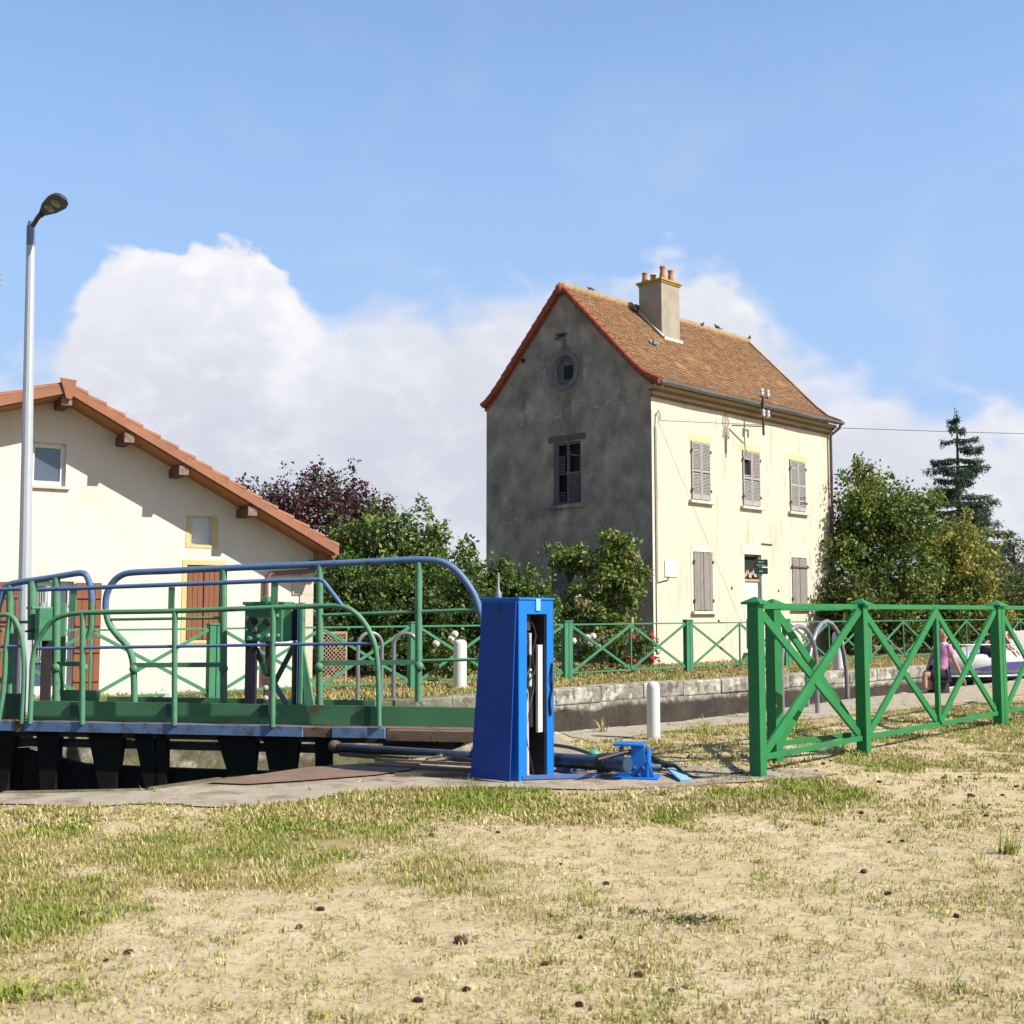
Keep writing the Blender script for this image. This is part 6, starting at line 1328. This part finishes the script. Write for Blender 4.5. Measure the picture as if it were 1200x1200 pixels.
loft([sect(s_, w_, zt, .05, .30 * (1 - min(1, s_ / 2))) for s_, w_, zt in st_], 'hull', hull_w, boat)
loft([sect(s_ + .30 * (1 - min(1, s_ / 2)), w_ * .84, .052, -1.55, .4 * (1 - min(1, s_ / 2))) for s_, w_, zt in st_], 'lower_hull', hull_b, boat)
rb_ = MB(); rb_.tube(cat([Bt(s_ + .12 * (1 - min(1, s_ / 2)), -w_ * .9 - .03, .07) for s_, w_, zt in st_], 4), .03, 8); rb_.build('rubbing_strake', galv, boat, smooth=True)
loft([[Bt(s_, -w_, zt0 - .02), Bt(s_ + .1, -w_ * .9, zt1), Bt(s_ + .1, w_ * .9, zt1), Bt(s_, w_, zt0 - .02)] for s_, w_, zt0, zt1 in ((1.0, .3, .46, .50), (2.0, .7, .44, .60), (3.2, .9, .42, .66), (7.8, .95, .40, .68), (8.4, .9, .40, .5))], 'coachroof', hull_w, boat)
loft([[Bt(s_, -w_, z0), Bt(s_ + .15, -w_ * .9, z1), Bt(s_ + .15, w_ * .9, z1), Bt(s_, w_, z0)] for s_, w_, z0, z1 in ((3.6, .6, .62, .64), (4.6, .74, .64, .98), (7.0, .76, .64, 1.02), (7.4, .7, .64, .7))], 'wheelhouse', cream_m, boat)
m = MB(); ss_ = [.55, .9, 1.4, 1.8, 2.4, 3.2, 4.5, 6, 8]; wf = lambda q_: np.interp(q_, [a[0] for a in st_], [a[1] for a in st_])
tb = [(Bt(q_, -wf(q_) - .022, z1), Bt(q_, -wf(q_) * .985 - .022, z0)) for q_, z1, z0 in zip(ss_, (.22, .30, .37, .38, .38, .38, .38, .38, .38), (.20, .21, .22, .23, .23, .24, .24, .24, .24))]
m.add([p for t2 in tb for p in t2], [(2 * i, 2 * i + 1, 2 * i + 3, 2 * i + 2) for i in range(len(tb) - 1)]); m.add([p + cn * .02 for t2 in tb for p in t2], [(2 * i, 2 * i + 2, 2 * i + 3, 2 * i + 1) for i in range(len(tb) - 1)]); m.build('window_band', hull_s, boat)
for s_, h_ in ((.5, .3), (1.2, .32), (2.2, .3)):
    w_ = np.interp(s_, [a[0] for a in st_], [a[1] for a in st_]) * .93; m = MB(); m.tube([Bt(s_, -w_, .45), Bt(s_, -w_, .45 + h_)], .013, 6); m.build('stanchion', galv, boat, smooth=True)
m = MB(); m.tube(cat([Bt(.1, 0, .78), Bt(.5, -.45, .76), Bt(1.2, -.80, .76), Bt(2.2, -1.03, .74)], 4), .013, 6); m.build('bow_rail', galv, boat, smooth=True)
for s_ in (.55, 2.6, 5.2):
    w_ = np.interp(s_, [a[0] for a in st_], [a[1] for a in st_]); m = MB(); a_ = Bt(s_, -w_ - .10, .12); b_ = Bt(s_ - .25, -w_ - .22, -.42); m.tube(cat([a_, a_ * .85 + b_ * .15, a_ * .5 + b_ * .5, a_ * .15 + b_ * .85, b_], 2), [.02, .05, .06, .065, .065, .065, .06, .04, .02], 10); m.tube([Bt(s_, -w_ + .05, .46), a_], .008, 5); m.build('fender', white_plain, boat, smooth=True)

# ------------------------------------------------------------------ people
def skin(name, verts, edges, rad, mat_, par, sub=2):
    me = bpy.data.meshes.new(name); org = ORG.get(par.name, V3(0, 0, 0)) if par is not None else V3(0, 0, 0)
    me.from_pydata([tuple(np.array(v) - org) for v in verts], edges, []); o = bpy.data.objects.new(name, me); sc.collection.objects.link(o); o.parent = par; ORG[o.name] = org
    o.modifiers.new('skin', 'SKIN'); sv = me.skin_vertices[0].data
    for i, r_ in enumerate(rad): sv[i].radius = r_ if hasattr(r_, '__len__') else (r_, r_); sv[i].use_root = i == 0
    sm = o.modifiers.new('subsurf', 'SUBSURF'); sm.levels = sub; sm.render_levels = sub; me.materials.append(mat_); o.modifiers['skin'].use_smooth_shade = True; return o
def hand(p, d, par):
    d = d / np.linalg.norm(d); s_ = np.cross(d, V3(0, 0, 1)); s_ = s_ / (np.linalg.norm(s_) + 1e-6); V_ = [p, p + d * .05]; E_ = [(0, 1)]; R_ = [.028, .03]
    for j, (o_, l_) in enumerate(((-.03, .055), (-.01, .07), (.012, .065), (.032, .05))):
        i0 = len(V_); V_ += [p + d * .08 + s_ * o_, p + d * (.08 + l_ * .5) + s_ * o_ * 1.1 - V3(0, 0, .01), p + d * (.08 + l_ * .8) + s_ * o_ * 1.1 - V3(0, 0, .035)]; E_ += [(1, i0), (i0, i0 + 1), (i0 + 1, i0 + 2)]; R_ += [.012, .0095, .008]
    i0 = len(V_); V_ += [p + d * .03 + s_ * .045, p + d * .065 + s_ * .062 - V3(0, 0, .01)]; E_ += [(0, i0), (i0, i0 + 1)]; R_ += [.012, .010]
    skin('hand', V_, E_, R_, skin_m, par, 1)
# seated person: points come from a survey of the figure at the edge of the near bank
PD = 21.35
def pp(x, y, dd=0.0): return onp(x, y, V3(0, PD + dd, 0), V3(1, 0, 0))
per = root('person', tuple(pp(1097, 811)), 'person in a pink shirt and dark shorts sitting at the lock edge', 'person')
hip, ch1, nk, hd = pp(1101, 790), pp(1104, 769), pp(1105, 754.5), pp(1104.5, 744)
shN, shF = pp(1111, 758.5, -.10), pp(1100, 758.5, .14); elN, haN = pp(1119, 776, -.12), pp(1128, 795, -.10)
hipN, hipF = hip + V3(.0, -.10, 0), hip + V3(0, .10, 0); knN, knF = pp(1083, 791, -.14), pp(1090, 790, .12); anN, anF = pp(1084.5, 808, -.16), pp(1093.5, 807, .08)
toN, toF = anN + V3(-.17, -.05, -.05), anF + V3(-.16, -.05, -.05); elF, haF = pp(1092, 770, .2), pp(1086, 786, .0)
Vb = [hip, hip * .5 + ch1 * .5, ch1, ch1 * .4 + nk * .6, nk, hd, shN, elN, haN, shF, elF, haF, hipN, knN, anN, hipF, knF, anF]
body = skin('body', Vb, [(0, 1), (1, 2), (2, 3), (3, 4), (4, 5), (3, 6), (6, 7), (7, 8), (3, 9), (9, 10), (10, 11), (0, 12), (12, 13), (13, 14), (0, 15), (15, 16), (16, 17)],
            [.13, .125, .13, .10, .055, .085, .055, .04, .028, .055, .04, .028, .09, .06, .04, .09, .06, .04], skin_m, per)
m = MB(); m.ell(hd + V3(0, 0, .0), (.098, .08, .125), (1, 0, 0), (0, 1, 0), n=16, m=12); m.ell(hd + V3(-.10, -.01, -.015), (.022, .014, .02), n=8, m=6); m.ell(hd + V3(.005, -.082, -.01), (.018, .012, .03), n=8, m=6); m.ell(hd + V3(-.075, -.005, -.065), (.03, .035, .03), n=8, m=6); m.build('head', skin_m, per, smooth=True)
for dy in (-.032, .03): m = MB(); m.ell(hd + V3(-.09, dy, .012), (.009, .012, .008), n=8, m=6); m.build('eye', navy_m, per, smooth=True)
m = MB(); m.ell(hd + V3(.028, 0, .035), (.092, .086, .10), n=16, m=10); m.build('hair', hair_m, per, smooth=True)
skin('shirt', [hip + V3(0, 0, -.06), hip * .5 + ch1 * .5, ch1, ch1 * .35 + nk * .65, shN, shN * .45 + elN * .55, shF, shF * .45 + elF * .55], [(0, 1), (1, 2), (2, 3), (3, 4), (4, 5), (3, 6), (6, 7)], [.155, .15, .155, .12, .085, .072, .085, .072], pink_m, per)
m = MB(); m.lathe(nk - V3(0, 0, .01), [(.075, -.02), (.08, .02), (.07, .035)], 14); m.build('collar', white_plain, per, smooth=True)
skin('shorts', [hip - V3(0, 0, .04), hipN, hipN * .2 + knN * .8, hipF, hipF * .2 + knF * .8], [(0, 1), (1, 2), (0, 3), (3, 4)], [.155, .115, .09, .115, .09], navy_m, per)
for an, to in ((anN, toN), (anF, toF)): skin('shoe', [an - V3(-.03, 0, .03), an * .5 + to * .5 - V3(0, 0, .03), to], [(0, 1), (1, 2)], [.045, .042, .032], shoe_m, per, 1)
hand(haN, (haN - elN), per); hand(haF, (haF - elF), per)
sb = MB(); q = hip + V3(.02, 0, 0); q[2] = 0; sb.lathe(q, [(.15, -.02), (.14, hip[2] - .15), (.17, hip[2] - .12), (.17, hip[2] - .09), (.12, hip[2] - .07)], 16); tag(sb.build('mooring_bollard', black_steel, None, smooth=True), 'low dark mooring bollard under the seated person in the pink shirt', 'mooring bollard')
# second person, on the boat
PD2 = 26.2
def p2(x, y, dd=0.0): return onp(x, y, V3(0, PD2 + dd, 0), V3(1, 0, 0))
per2 = root('person', tuple(p2(1158, 762)), 'person in dark clothes with white hair, leaning over on the deck of the boat', 'person')
h2, c2, n2, d2 = p2(1154, 757), p2(1168, 750), p2(1180, 746.5), p2(1187, 744)
V_ = [h2, h2 * .5 + c2 * .5, c2, c2 * .4 + n2 * .6, n2, d2, p2(1176, 749, -.18), p2(1180, 758, -.25), p2(1186, 763, -.3), p2(1176, 749, .18), p2(1183, 757, .2), p2(1190, 762, .2), p2(1153, 759, -.10), p2(1165, 764, -.12), p2(1158, 772, -.12), p2(1153, 759, .12), p2(1166, 764, .12), p2(1160, 772, .12)]
skin('body', V_, [(0, 1), (1, 2), (2, 3), (3, 4), (4, 5), (3, 6), (6, 7), (7, 8), (3, 9), (9, 10), (10, 11), (0, 12), (12, 13), (13, 14), (0, 15), (15, 16), (16, 17)], [.13, .125, .13, .10, .055, .08, .055, .04, .028, .055, .04, .028, .09, .06, .045, .09, .06, .045], skin_m, per2)
skin('clothing', V_[:4] + [V_[6], V_[7], V_[9], V_[10], V_[12], V_[13], V_[15], V_[16], V_[14], V_[17]], [(0, 1), (1, 2), (2, 3), (3, 4), (4, 5), (3, 6), (6, 7), (0, 8), (8, 9), (0, 10), (10, 11), (9, 12), (11, 13)], [.155, .15, .155, .12, .08, .062, .08, .062, .115, .085, .115, .085, .07, .07], navy_m, per2)
m = MB(); m.ell(d2, (.09, .08, .115), (.8, 0, -.5), (0, 1, 0), (.5, 0, .8), 16, 12); m.ell(d2 + V3(.08, 0, -.06), (.02, .014, .02), n=8, m=6); m.build('head', skin_m, per2, smooth=True)
m = MB(); m.ell(d2 + V3(-.02, 0, .035), (.095, .09, .10), (.8, 0, -.5), (0, 1, 0), (.5, 0, .8), 16, 10); m.build('hair', hair_m, per2, smooth=True)
hand(p2(1186, 763, -.3), V3(.6, 0, -.6), per2); hand(p2(1190, 762, .2), V3(.6, 0, -.6), per2)
